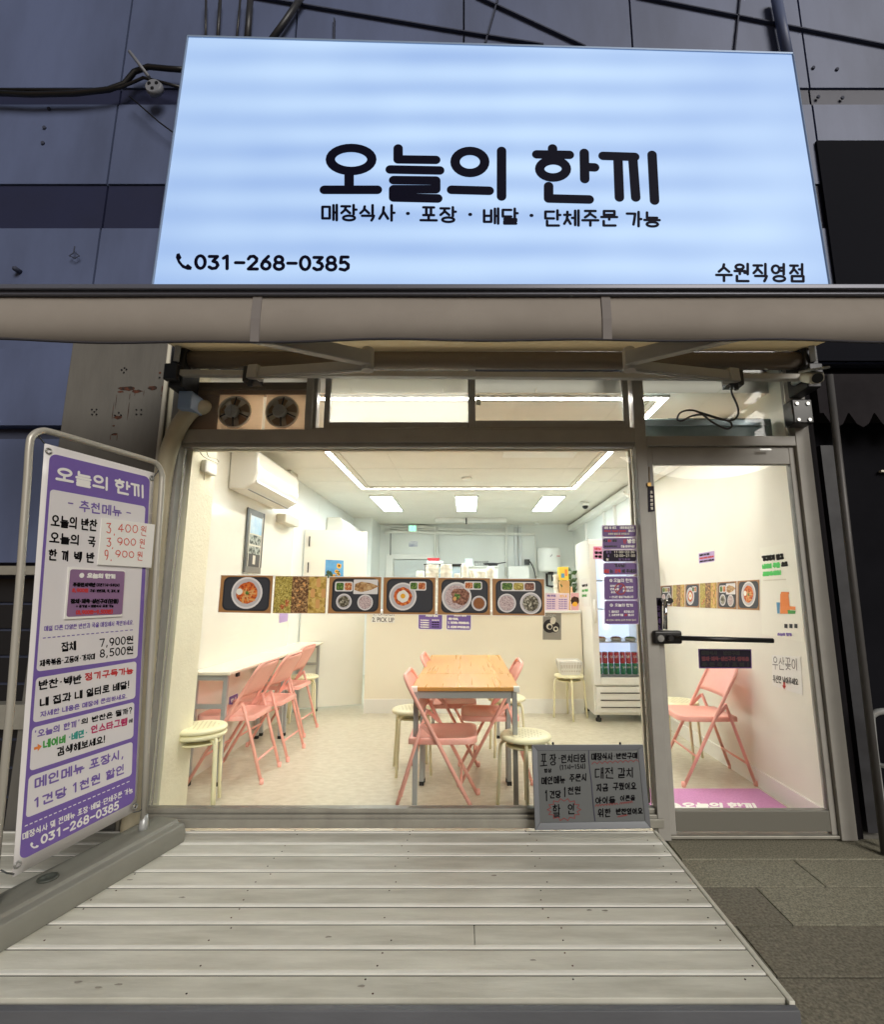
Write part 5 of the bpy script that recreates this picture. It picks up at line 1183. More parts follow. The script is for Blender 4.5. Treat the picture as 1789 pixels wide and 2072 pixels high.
m = MB(); m.lathe([(.06, HC - .001), (.062, HC - .03), (.05, HC - .05), (.045, HC - .05)], (p.x, p.y, 0), 24); m.build('base', m_white, dc); m = MB(); m.lathe([(.043, HC - .05), (.038, HC - .075), (.02, HC - .092), (0, HC - .096)], (p.x, p.y, 0), 20); m.build('lens_dome', m_black, dc)
for px_, py_, lab in ((505, 1040, 'round white smoke detector near the LED strip'), (990, 1352, 'round white smoke detector near the back kitchen wall')):
    p = PZ(HC).q(c7b(px_, py_)); MB().lathe([(.06, HC - .001), (.06, HC - .015), (.04, HC - .028), (0, HC - .03)], (p.x, p.y, 0), 20).build('smoke_detector', m_white, label=lab, cat='detector')
a = PZ(2.56).q(c7b(285, 1340)); b_ = PZ(2.56).q(c7b(778, 1348)); MB().box(a.x, b_.x, a.y - .05, a.y + .05, 2.53, 2.598).build('batten_lamp', m_white, label='unlit white batten lamp under the kitchen ceiling', cat='lamp', bevel=.006)
p = PZ(HC).q(c7b(502, 1320)); MB().lathe([(.012, HC - .001), (.012, HC - .09), (.02, HC - .1), (0, HC - .11)], (p.x, p.y, 0), 10).build('sprinkler', m_dark, label='small dark sprinkler head in front of the batten lamp', cat='sprinkler')
p = PZ(HC).q(c7b(1010, 868)); p2 = PZ(HC).q(c7b(760, 860)); p3 = PZ(HC).q(c7b(1268, 870)); MB().box(p2.x, p3.x, p.y - .12, p.y + .12, HC - .012, HC - .0035).build('ceiling_hatch', m_white, label='white flat ceiling hatch inside the LED frame', cat='hatch', bevel=.004)
m = MB(); m.tube(smooth([(1.88, 2.9, 2.5), (1.93, 2.85, 2.44), (1.96, 2.8, 2.38), (1.965, 2.78, 2.2), (1.965, 2.78, .9)], 4), .018, 8); m.build('water_pipe', m_white, label='white bent pipe running down the right wall behind the notices', cat='pipe')
for k, yv in enumerate((3.6, 4.1, 5.2)): MB().box(1.96, 1.999, yv, yv + .03, .4, 2.469).build('wall_batten', m_white, label='slim vertical white battens on the right kitchen wall', cat='batten', group='battens on the right kitchen wall')

# ------------------------------------------------------------------ refrigerator with drinks
fx0, fx1, fy0, fy1, fz1 = 1.318, 1.95, 2.40, 3.08, 1.885
fr = thing('display_refrigerator', 'tall white glass door refrigerator with shelves of drinks', 'refrigerator', (1.63, 2.75, 0))
m_fr = mat('refrigerator_white', lin(240, 240, 235), .3, var=.03)
m = MB(); t = .05
m.box(fx0, fx0 + t, fy0 + .06, fy1, .07, fz1); m.box(fx1 - t, fx1, fy0 + .06, fy1, .07, fz1); m.box(fx0 + t, fx1 - t, fy0 + .06, fy1, fz1 - .16, fz1 - .001); m.box(fx0 + t, fx1 - t, fy0 + .06, fy1, .07, .42); m.box(fx0 + t, fx1 - t, fy1 - t, fy1 - .001, .42, fz1 - .16)
m.build('cabinet', m_fr, fr, bevel=.006)
m = MB(); d0, d1 = fy0 + .012, fy0 + .058
m.box(fx0 + .001, fx0 + .07, d0, d1, .37, fz1 - .05); m.box(fx1 - .07, fx1 - .001, d0, d1, .37, fz1 - .05); m.box(fx0 + .07, fx1 - .07, d0 + .001, d1, fz1 - .14, fz1 - .05); m.box(fx0 + .07, fx1 - .07, d0 + .001, d1, .37, .45); m.build('door_frame', m_fr, fr, bevel=.006)
MB().box(fx0 + .069, fx1 - .069, d0 + .015, d0 + .021, .449, fz1 - .139).build('door_glass', m_glass, fr)
MB().tube([(fx0 + .035, d0 - .02, 1.0), (fx0 + .035, d0 - .024, 1.12), (fx0 + .035, d0 - .02, 1.24)], .014, 10).build('door_handle', m_white, fr)
m = MB(); m.box(fx0 + .02, fx1 - .02, fy0 + .02, fy0 + .059, .10, .355); m.build('lower_panel', m_fr, fr, bevel=.006)
m = MB()
for k in range(3): m.box(fx0 + .06, fx1 - .06, fy0 + .012, fy0 + .019, .15 + .07 * k, .158 + .07 * k)
m.build('vent_slot', m_dark, fr)
m = MB()
for x in (fx0 + .05, fx1 - .05): 
    for y in (fy0 + .1, fy1 - .1): m.lathe([(.025, 0), (.03, .01), (.03, .03), (.015, .04), (.015, .069)], (x, y, 0), 10)
m.build('foot', m_rubber, fr)
m_shelf = mat('shelf_white_wire', lin(214, 216, 220), .3); zsh = [.462, .80, 1.14, 1.45]
for z in zsh: MB().box(fx0 + .055, fx1 - .055, fy0 + .10, fy1 - .06, z - .012, z).build('shelf', m_shelf, fr)
MB().box(fx0 + .051, fx1 - .051, fy1 - .058, fy1 - .051, .43, fz1 - .17).build('back_lining', emit('fridge_lining_glow', (.6, .7, 1, 1), .6), fr)  # lining given its own glow to brighten the refrigerator inside
MB().box((fx0 + fx1) / 2 - .01, (fx0 + fx1) / 2 + .01, fy1 - .07, fy1 - .059, .9, fz1 - .2).build('light_strip', emit('fridge_light', (.8, .9, 1, 1), 6), fr)
m_canr = mat('red_can', lin(214, 60, 72), .25, .15); m_cang = mat('green_can', lin(50, 158, 112), .25, .15); m_cans = mat('can_silver', lin(200, 204, 206), .25, .9)
def can(name, lab, body, grp):
    c = thing(name, lab, 'can', (0, 0, 0), grp)
    m = MB(); m.lathe([(.024, .0), (.0285, .006), (.0285, .102), (.026, .110)], n=18); m.build('can_body', body, c)
    m = MB(); m.lathe([(.0262, .1102), (.025, .1135), (.023, .112), (0, .1115)], n=18); m.build('lid', m_cans, c)
    return c
cg = can('drink_can', 'green drink can in the lower row on the refrigerator shelf', m_cang, 'green drink cans in the refrigerator')
m = MB(); font_mesh(m, 'Sprite', [Vector(v) for v in ((-.021, -.0295, .086), (.021, -.0295, .086), (.021, -.0295, .056), (-.021, -.0295, .056))], Vector((0, -1, 0)), .0002, 0, .01)
for v in m.v: a = v.x / .0285; v.x, v.y = .0289 * math.sin(a), -.0289 * math.cos(a)
m.build('lettering', m_paper, cg)
cr = can('drink_can', 'red drink can standing on a green can in the refrigerator', m_canr, 'red drink cans in the refrigerator')
m = MB(); q = [Vector(v) for v in ((-.022, 0, .09), (.022, 0, .09), (.022, 0, .04), (-.022, 0, .04))]
stroke_mesh(m, [[(.25, .85), (.05, .7), (.05, .45), (.25, .35), (.45, .5)], circ(.55, .5, .13, .13, 8), [(.75, .9), (.75, .4)], [(.0, .25), (.4, .15), (.95, .3)]], 1, q, .0028, Vector((0, -1, 0)), .0)
for v in m.v: a = v.x / .0285; v.x, v.y = .0289 * math.sin(a), -.0289 * math.cos(a)
m.build('swirl', m_paper, cr)
nc = 8; zg = zsh[0]
for k in range(nc):
    x = fx0 + .095 + k * .0625; yv = fy0 + .15 + (.004 if k % 2 else 0)
    for proto, z in ((cg, zg), (cr, zg + .1137)):
        if k == 0: proto.location = (x, yv, z)
        else: dup(proto, (x, yv, z), random.uniform(-.5, .5))
for k, (x, y, mm, lab) in enumerate(((.13, .16, v_kim, 'clear food tray with orange kimchi on the refrigerator shelf'), (.30, .17, v_meat, 'clear food tray with brown side dish on the refrigerator shelf'), (.45, .16, v_green, 'clear food tray with greens on the refrigerator shelf'))):
    t = thing('food_tray', lab, 'food tray', (fx0 + x, fy0 + y, zsh[1]), 'side dish trays in the refrigerator')
    m = MB(); m.lathe([(.05, zsh[1]), (.062, zsh[1] + .03), (.058, zsh[1] + .03), (0, zsh[1] + .028)], (fx0 + x, fy0 + y + .03, 0), 18); m.build('dish', m_dim, t); m = MB(); m.lathe([(.056, zsh[1] + .031), (.04, zsh[1] + .044), (0, zsh[1] + .048)], (fx0 + x, fy0 + y + .03, 0), 16); m.build('side_dish', mm, t)
pf = PY(fy0 + .010)
q = Q(pf, c3b, (658, 418), (725, 418), (725, 525), (658, 522)); q = sub([q[0], q[0] + (q[1] - q[0]) * 2.2, q[3] + (q[2] - q[3]) * 2.2, q[3]], 0, 1, 0, 1)
sticker('menu_card', 'pink menu card on the refrigerator door behind the notices', 'card', q, mat('pink_card_print', lin(216, 150, 186), .5), m_paper, [('메뉴 추천', sub(q, .08, .9, .7, .9), .004, m_red), ('잡채', sub(q, .08, .5, .4, .62), .005, m_ink), ('주문', sub(q, .08, .5, .1, .32), .005, m_ink)])
q = [PX(fx0 - .003).q(c3b(*p)) for p in ((566, 680), (632, 664), (634, 895), (568, 893))]
sticker('side_flyer', 'white flyer with green lettering on the refrigerator side', 'flyer', q, None, m_paper, [('기다리지 말고', sub(q, .1, .8, .7, .8), .006, m_ink), ('네이버 주문으로', sub(q, .1, .85, .52, .62), .006, m_green), ('포장하세요!', sub(q, .1, .7, .34, .44), .006, m_green)], t=.002)
bk = thing('white_basket', 'white plastic basket on the stool beside the refrigerator', 'basket', (1.10, 2.61, .455))
m = MB(); z0 = .4545; z1 = .60; a_, b_ = .095, .125
for i, (r0, r1, za, zb_) in enumerate(((a_, a_ * 1.04, z0, z0 + .03), (a_ * 1.1, a_ * 1.16, z0 + .05, z0 + .07), (a_ * 1.2, b_, z1 - .035, z1))): m.box(1.10 - r0, 1.10 + r0, 2.61 - r0, 2.61 + r0, za, zb_) if i == 0 else [m.box(1.10 - r0, 1.10 + r0, 2.61 - r0, 2.61 - r0 + .004, za, zb_), m.box(1.10 - r0, 1.10 + r0, 2.61 + r0 - .004, 2.61 + r0, za, zb_), m.box(1.10 - r0, 1.10 - r0 + .004, 2.61 - r0 + .004, 2.61 + r0 - .004, za, zb_), m.box(1.10 + r0 - .004, 1.10 + r0, 2.61 - r0 + .004, 2.61 + r0 - .004, za, zb_)]
for k in range(9):
    f = -1 + 2 * k / 8
    for sx, sy in ((f, -1), (f, 1), (-1, f), (1, f)):
        m.beam((1.10 + sx * a_, 2.61 + sy * a_, z0 + .01), (1.10 + sx * (b_ - .004), 2.61 + sy * (b_ - .004), z1 - .01), .012, .003)
m.build('basket_body', m_white, bk)
m = MB(); m.hexa([(1.004, 2.514, z0 + .031), (1.196, 2.514, z0 + .031), (1.196, 2.706, z0 + .031), (1.004, 2.706, z0 + .031), (.985, 2.495, z1 - .02), (1.215, 2.495, z1 - .02), (1.215, 2.725, z1 - .02), (.985, 2.725, z1 - .02)]); m.build('liner', mat('basket_liner', lin(216, 210, 200), .6), bk)

# ------------------------------------------------------------------ right wall: pictures, posters; air curtain; mat
pr = PX(XR - .002)
xs = [138, 222, 310, 412, 535, 675, 834]; top = lambda x: 304 - 46 * (x - 138) / 696; bot = lambda x: 446 + 32 * (x - 138) / 696
wl = ['farthest wall picture of a side tray over two bowls', 'wall picture of three columns of side dishes', 'wall picture of a bowl with a fried egg', 'wall picture of mixed brown side dishes', 'wall picture of grilled fish with two bowls', 'wall picture of a red stew bowl, nearest the glass door']
for k in range(6):
    x0, x1 = xs[k] + 1, xs[k + 1] - 1
    food((5, 1, 3, 1, 2, 0)[k], [pr.q(c4(*p)) for p in ((x0, top(x0)), (x1, top(x1)), (x1, bot(x1)), (x0, bot(x0)))], wl[k], 'food pictures along the right wall', .0015, .002)
q = [pr.q(c4(*p)) for p in ((402, 72), (518, 52), (521, 138), (405, 155))]
sticker('wall_notice', 'small lilac notice high on the right wall', 'notice', q, mat('lilac_print', lin(196, 170, 206), .5), m_paper, [('원산지 표시 안내', sub(q, .08, .7, .66, .84), .004, m_ink), ('국내산 재료를 사용합니다', sub(q, .08, .95, .4, .56), .004, m_red), ('맛있게 드시기 바랍니다', sub(q, .08, .95, .14, .3), .004, m_ink)], border=.008)
q = [pr.q(c4(*p)) for p in ((836, 40), (1086, -4), (1146, 698), (850, 642))]
wp = sticker('takeout_poster', 'white poster with green lettering and orange bag on the right wall', 'poster', q, None, mat('poster_paper', lin(240, 238, 226), .5), [
    ('기다리지 말고', [pr.q(c4(*p)) for p in ((845, 92), (1003, 76), (1005, 120), (847, 136))], .0075, m_ink), ('네이버 주문', [pr.q(c4(*p)) for p in ((848, 152), (978, 136), (980, 178), (850, 190))], .0075, mat('bright_green_ink', lin(70, 200, 90), .5)),
    ('으로', [pr.q(c4(*p)) for p in ((982, 136), (1032, 132), (1034, 168), (984, 174))], .0075, m_ink), ('포장하세요!', [pr.q(c4(*p)) for p in ((852, 206), (986, 190), (988, 230), (854, 240))], .0075, mat('bright_green_ink', (0, 0, 0, 1))),
    ('가까운 매장에서 주문하고 찾아가세요', [pr.q(c4(*p)) for p in ((858, 262), (1020, 254), (1020, 264), (860, 272))], .0025, m_dim),
    ('WM', [pr.q(c4(*p)) for p in ((955, 632), (1060, 628), (1062, 660), (957, 656))], .004, m_purple)], t=.002)
m = MB()
for a in (((978, 362), (1035, 360), (1050, 500), (978, 500)), ((1034, 446), (1085, 450), (1085, 474), (1034, 470)), ((985, 346), (1040, 348), (1040, 364), (980, 364))): m.poly([pr.q(c4(*p), .0015 + .0003 * a[0][0] / 1000) for p in a])
m.build('bag_print', m_orange, wp)
m = MB(); m.poly([pr.q(c4(*p), .0024) for p in ((1030, 474), (1088, 478), (1084, 500), (1034, 500))]); m.build('lid_print', m_green, wp)
m = MB(); m.poly([pr.q(c4(*p), .0022) for p in ((952, 420), (978, 420), (976, 498), (958, 498))]); m.build('cup_print', mat('blue_print', (0, 0, 0, 1)), wp)
m = MB()
for x in (1008, 1043, 1078): m.poly([pr.q(c4(*p), .0022) for p in ((x, 570), (x + 22, 572), (x + 22, 602), (x, 598))])
m.build('icon_print', m_dark, wp)
q = [pr.q(c4(*p)) for p in ((918, 788), (1118, 800), (1134, 1070), (921, 1002))]
us = sticker('umbrella_note', 'handwritten white paper with a red arrow low on the right wall', 'note', q, None, m_paper, [('우산꽂이', [pr.q(c4(*p)) for p in ((922, 795), (1100, 812), (1104, 895), (924, 890))], .003, mat('pencil_grey', lin(130, 128, 126), .7)), ('우산만 넣어주세요', [pr.q(c4(*p)) for p in ((924, 925), (1105, 955), (1106, 1000), (926, 980))], .003, mat('marker_grey', lin(90, 88, 88), .7))], t=.001, wob=.02)
m = MB(); m.poly([pr.q(c4(*p), .002) for p in ((1000, 978), (1012, 980), (1012, 1003), (1020, 1003), (1006, 1028), (992, 1000), (1000, 1001))]); m.build('arrow', m_red, us)
ak = thing('air_curtain', 'blue grey air curtain unit seen through the transom above the door', 'air curtain', (1.53, .2, 2.25))
m = MB(); m.box(1.11, 1.955, .12, .30, 2.236, 2.40); m.build('casing', mat('blue_grey_plastic', lin(150, 172, 178), .4, var=.08, scale=12), ak, bevel=.012)
m = MB()
for k in range(2): m.box(1.30 + k * .34, 1.56 + k * .34, .14, .24, 2.401, 2.406)
m.build('grille', m_dark, ak); MB().box(1.12, 1.93, .105, .12, 2.345, 2.385).build('front_flange', mat('pale_blue_steel', lin(186, 204, 216), .3, .3), ak, bevel=.004)
mt = thing('door_mat', 'pink entrance mat with white lettering inside the glass door', 'mat', (1.55, .4, 0))
MB().box(1.12, 1.955, .10, .665, .001, .010).build('base', m_rubber, mt, bevel=.003)
MB().box(1.13, 1.945, .11, .655, .0105, .014).build('pile', mat('pink_carpet', lin(206, 142, 190), .95, var=.15, scale=90, bump=.3, bscale=300), mt)
pz = PZ(.0145); q = [pz.q(c4(*p)) for p in ((278, 1818), (805, 1815), (830, 1868), (270, 1868))]; ink([('WM', q, .009, m_paper)], mt, 'lettering', .0005)
m = MB(); c = pz.q(c4(235, 1843), .001); m.poly([c + Vector((.04 * math.cos(k * .314), .05 * math.sin(k * .314), 0)) for k in range(20)]); m.build('logo', m_paper, mt)

# ------------------------------------------------------------------ timber deck
m_deck = mat('weathered_white_paint', lin(226, 224, 212), .6, c2=lin(198, 195, 182), scale=2.6, stretch=(1.1, 7, 1), thr=(.25, .66), bump=.15, bscale=26, detail=9)
m_deck2 = mat('weathered_white_paint_worn', lin(222, 220, 208), .6, c2=lin(188, 185, 172), scale=3, stretch=(.9, 6, 1), thr=(.3, .68), bump=.15, bscale=30, detail=9)
ZD = .058
dk = thing('wooden_deck', 'grey white painted timber deck of wide boards before the shop window', 'deck', (-.4, -.6, 0))
yb_ = [PZ(ZD).q((944, v)).y for v in (1664, 1683, 1706, 1729, 1761, 1793, 1831, 1866, 1916, 1968, 2026)]
yb_[0] = -.044
m = MB(); g2 = MB(); g3 = MB(); rg = random.Random(11); xd = .985
for i in range(len(yb_) - 1):
    a, b_ = yb_[i + 1] + .0135, yb_[i] - .0135; dz = rg.uniform(-.0012, .0012); x0, x1 = -3.4, xd
    cuts = [x0, x1] if i not in (7,) else [x0, .03, x1]
    for xa, xb in zip(cuts, cuts[1:]):
        m.box(xa, xb - .002, a, b_, ZD - .03, ZD + dz, i % 2)
    if i: g2.box(x0, xd - .002, yb_[i] - .003, yb_[i] + .0125, ZD - .03, ZD + .0006); g3.box(x0, xd - .003, yb_[i] - .0134, yb_[i] - .0031, ZD - .03, ZD - .005)
m.build('boards', [m_deck, m_deck2], dk, bevel=.003, seg=2); g3.build('gap_shade', mat('gap_shade', lin(44, 42, 38), .9, spec=.1), dk); g2.build('seam_strips', mat('strip_white_paint', lin(244, 242, 234), .55, var=.12, scale=8, stretch=(.6, 1, 1)), dk, bevel=.002)  # dark fill paints the shade in the gaps between boards
m = MB(); m.box(-3.4, xd + .018, yb_[-1] - .026, yb_[-1] - .001, -.2, ZD - .006); m.build('front_fascia', mat('dark_fascia', lin(104, 106, 112), .6, var=.2, scale=6, stretch=(.3, 1, 1), bump=.1), dk, bevel=.003)
m = MB(); m.box(xd + .001, xd + .02, yb_[-1], -.045, ZG - .05, ZD + .001); m.build('side_trim', m_deck, dk, bevel=.003)
m = MB(); rg = random.Random(4)
for i in range(len(yb_) - 1):
    for x in (-1.5, -.9, -.3, .33, .93):
        for f in (.25, .75):
            if rg.random() < .85: m.lathe([(.0032, ZD + .0012), (.0032, ZD + .0022), (.0016, ZD + .0026)], (x + rg.uniform(-.03, .03), yb_[i] + (yb_[i + 1] - yb_[i]) * f, 0), 7)
m.build('screw', m_rust, dk)
m = MB()
for k in range(12):
    x, i = rg.uniform(-1.5, .9), rg.randrange(len(yb_) - 1); c = Vector((x, (yb_[i] + yb_[i + 1]) / 2 + rg.uniform(-.02, .02), ZD + .0028))
    m.poly([c + Vector((rg.uniform(.008, .016) * math.cos(j * .7), rg.uniform(.003, .006) * math.sin(j * .7), 0)) for j in range(9)])
m.build('knot', mat('wood_knot', lin(164, 158, 145), .7, var=.3, scale=60), dk)

# ------------------------------------------------------------------ whiteboard leaning on the sill
c5w = crop(1600, 2230, 2010, 1789)
wpl = Plane((0, -.135, ZD), (0, -1, .20))
WQ = lambda *p: [wpl.q(c5w(*v)) for v in p]
qf = WQ((80, 155), (1556, 152), (1662, 1262), (124, 1288)); dzz = ZD + .002 - min(v.z for v in qf)
qi = WQ((155, 235), (1490, 226), (1586, 1168), (190, 1190)); n = qn(qf)
wb = thing('whiteboard', 'grey framed handwritten menu board leaning against the window sill', 'board', (.65, -.13, ZD))
MB().plate(lift(qi, n, -.004), .008).build('panel', mat('grey_board_face', lin(92, 95, 96), .35, var=.06), wb)
m = MB(); fo, fi = qf, qi
for k in range(4):
    l = (k + 1) % 4; m.hexa([fo[k] - n * .018, fo[l] - n * .018, fi[l] - n * .018, fi[k] - n * .018, fo[k] + n * .002, fo[l] + n * .002, fi[l] - n * .001, fi[k] - n * .001])
m.build('frame', mat('board_frame_aluminium', lin(104, 107, 112), .4, .3), wb, bevel=.002)
for x, lab in ((365, 0), (1258, 0)):
    a = wpl.q(c5w(x, 148)) + Vector((0, 0, .002)) - n * .008; MB().lathe([(.004, -.006), (.006, 0), (.006, .006), (.003, .009)], a, 8).build('hook_pin', m_black, wb)
def bx(x0, y0, x1, y1, sk=0): return WQ((x0, y0), (x1, y0 + sk), (x1, y1 + sk), (x0, y1))
rt = .0028
it = [('포', bx(188, 270, 290, 455), rt, m_ink), ('장', bx(315, 272, 410, 430), rt, m_ink), ('·', bx(425, 300, 465, 370), rt * 1.2, m_ink), ('런치타임', bx(465, 285, 805, 400, -18), rt, m_ink), ('항상', bx(240, 468, 345, 528, -4), .0019, m_ink), ('(11시~15시)', bx(445, 420, 800, 490, -18), .0019, m_ink),
      ('메인메뉴', bx(205, 580, 530, 690, -24), rt, m_ink), ('주문시', bx(575, 545, 820, 650, -14), rt, m_ink), ('1', bx(250, 755, 300, 905, 0), rt, m_ink), ('건당', bx(315, 762, 470, 870, -8), rt, m_ink), ('1', bx(505, 715, 535, 850), rt, m_ink), ('천원', bx(555, 710, 740, 820, -8), rt, m_ink), ('할', bx(350, 935, 465, 1120), rt, m_ink), ('인', bx(555, 935, 660, 1080), rt, m_ink),
      ('매장식사', bx(870, 262, 1160, 362, -6), rt, m_ink), ('·', bx(1165, 280, 1195, 330), rt, m_ink), ('반찬구매', bx(1198, 260, 1490, 345, -6), rt, m_ink), ('대전', bx(910, 455, 1180, 610, -8), rt, m_ink), ('갈치', bx(1215, 455, 1445, 595, -6), rt, m_ink), ('지금', bx(935, 670, 1100, 780, -6), rt, m_ink), ('구웠어요', bx(1155, 655, 1475, 760, -8), rt, m_ink),
      ('아이들', bx(920, 845, 1195, 945, -12), rt, m_ink), ('어른을', bx(1252, 825, 1458, 905, -10), .0022, m_ink), ('위한', bx(955, 1000, 1135, 1120, -8), rt, m_ink), ('반찬있어요', bx(1195, 995, 1560, 1085, -8), rt, m_ink)]
rs = random.Random(2); random.seed(9)
ink(it, wb, 'lettering', -.0025, .03)
m = MB(); nb = wpl.n
def free(mb, pts, r, k=0.0):
    P3 = [wpl.q(c5w(*p)) for p in pts]
    for i in range(len(P3) - 1):
        a, b_ = P3[i], P3[i + 1]; e = nb.cross((b_ - a).normalized()) * r; t1 = (b_ - a).normalized() * r * .6; d = nb * (-.0020 + (i % 20) * 2e-5 + k)
        mb.poly([a - e - t1 + d, b_ - e + t1 + d, b_ + e + t1 + d, a + e - t1 + d])
free(m, [(838, 228), (836, 330), (850, 480), (872, 640), (890, 860), (905, 1020), (922, 1165)], .0022); m.build('divider_line', mat('dark_blue_ink', lin(36, 34, 62), .6), wb)
m = MB()
wav = lambda x0, x1, y, sl, k, A: [(x0 + (x1 - x0) * i / (k * 6), y + sl * i / (k * 6) + A * abs(math.sin(math.pi * i / 6)) * -1) for i in range(k * 6 + 1)]
m_dred = mat('dull_red_ink', lin(120, 44, 44), .6)
for w in (wav(880, 1500, 412, -32, 9, 28), wav(925, 1225, 975, -25, 8, 24), wav(1250, 1420, 945, -22, 6, 22), wav(1225, 1350, 1115, -20, 6, 14)): free(m, w, .0017); m.build('red_underline', m_dred, wb); m = MB()
burst = []
for i in range(14):
    a0 = 6.2832 * i / 14; a1 = 6.2832 * (i + .5) / 14
    burst.append((510 + 225 * math.cos(a0), 1015 + 150 * math.sin(a0))); burst.append((510 + 178 * math.cos(a1), 1015 + 112 * math.sin(a1)))
free(m, burst + burst[:1], .0017); m.build('red_burst', m_dred, wb)

# ------------------------------------------------------------------ banner stand
b0 = Vector((-1.545, -.17, 0)); bdv = Vector((-.24, -.97, 0)).normalized()
bpl = Plane(b0, bdv.cross(Vector((0, 0, 1))))
nb = bpl.n
bs = thing('banner_stand', 'grey steel banner stand on a weighted base at the left of the deck', 'banner stand', (-1.68, -.65, ZD))
c4b = crop(0, 1250, 560, 1658); c5b = crop(0, 1900, 560, 1450)
m_base = mat('grey_green_plastic', lin(136, 135, 126), .5, var=.12, scale=6, bump=.03)
m = MB(); A0, A1 = b0 + bdv * -.03, b0 + bdv * 1.15
def sec(p):     # stepped section of the water-filled foot
    w = [(-.12, 0), (-.125, .05), (-.112, .085), (-.075, .09), (-.07, .10), (-.04, .104), (.04, .104), (.07, .10), (.075, .09), (.112, .085), (.125, .05), (.12, 0)]
    return [p + nb * a + Vector((0, 0, ZD + z + .001)) for a, z in w]
def foot(mb, pa, pb):
    s0, s1 = sec(pa), sec(pb); k = len(s0); mb.add(s0 + s1, [tuple(range(k)), tuple(range(2 * k - 1, k - 1, -1))] + [(i, (i + 1) % k, k + (i + 1) % k, k + i) for i in range(k)])
foot(m, A0, A1); m.build('base', m_base, bs, bevel=.008, seg=3)
m = MB(); c = b0 + bdv * .55 + nb * .0 + Vector((0, 0, ZD)); m.lathe([(.035, .1055), (.035, .112), (.024, .112), (.02, .107), (0, .107)], c, 20); m.build('filler_cap', mat('dark_cap', lin(74, 78, 72), .5), bs)
P = lambda x, y: bpl.q((x, y))
pt_ = [P(291, 1662), P(302, 1400), P(318, 1120), P(327, 985), P(327, 958), P(318, 940), P(300, 931), P(200, 902), P(110, 876), P(84, 872), P(66, 882), P(60, 900), P(56, 960), P(40, 1180), P(22, 1420), P(2, 1700)]
pt_[0].z = ZD + .09
pt_ = pt_[:2] + smooth(pt_[2:13], 5) + pt_[13:]
lower = b0 + bdv * ((pt_[-1] - b0).dot(bdv)); pt_[-1] = Vector((lower.x, lower.y, ZD + .09))
m = MB(); m.tube(pt_, .0135, 12); m.build('frame_tube', mat('grey_painted_tube', lin(186, 182, 172), .35, .3), bs)
for e_ in (0, -1): MB().lathe([(.02, .1), (.02, .12), (.016, .17)], (pt_[e_].x, pt_[e_].y, ZD), 14).build('socket', m_leg, bs)
for pa, pb in (((90, 897), (72, 872)), ((308, 968), (322, 950)), ((270, 1643), (292, 1635)), ((28, 1768), (2, 1760))):
    m = MB(); a, b_ = P(*pa), P(*pb); m.tube([a, a.lerp(b_, .5) + Vector((0, 0, -.004)), b_], .003, 6); m.build('tie', m_cable, bs)
bn = thing('vinyl_banner', 'white and purple vertical vinyl banner listing the menu on the steel stand', 'banner', P(170, 1400))
bq = [P(90, 897), P(312, 957), P(275, 1640), P(25, 1775)]
NB = 12; m = MB(); vs = []; fs = []
for j in range(NB + 1):
    for i in range(NB + 1): vs.append(bil(bq, i / NB, j / NB))
for j in range(NB):
    for i in range(NB): fs.append((j * (NB + 1) + i, j * (NB + 1) + i + 1, (j + 1) * (NB + 1) + i + 1, (j + 1) * (NB + 1) + i))
m.add(vs, fs, 0, True); v_ = m.build('sheet', mat('banner_vinyl', lin(226, 222, 222), .4, var=.04, scale=2), bn); sd = v_.modifiers.new('t', 'SOLIDIFY'); sd.thickness = .0015; sd.offset = 0
def b4(*p): return [bpl.q(c4b(*v)) for v in p]
def b5(*p): return [bpl.q(c5b(*v)) for v in p]
m = MB(); pq = b4((445, 380), (1348, 600)) + b5((1058, 1395), (148, 1862)); m.poly(lift(rrect(pq, .03, 6), nb, .002)); m.build('purple_print', m_purple, bn)
m = MB()
for q in (b4((448, 705), (1306, 862)) + b5((1078, 262), (282, 370)), b5((280, 420), (1072, 288), (1062, 578), (254, 774)), b5((250, 812), (1055, 608), (1046, 888), (228, 1154)), b5((222, 1196), (1042, 920), (1034, 1184), (198, 1524))): m.poly(lift(rrect(q, .015, 5), nb, .0028))
m.build('white_print', mat('banner_white_print', lin(222, 218, 220), .4), bn)
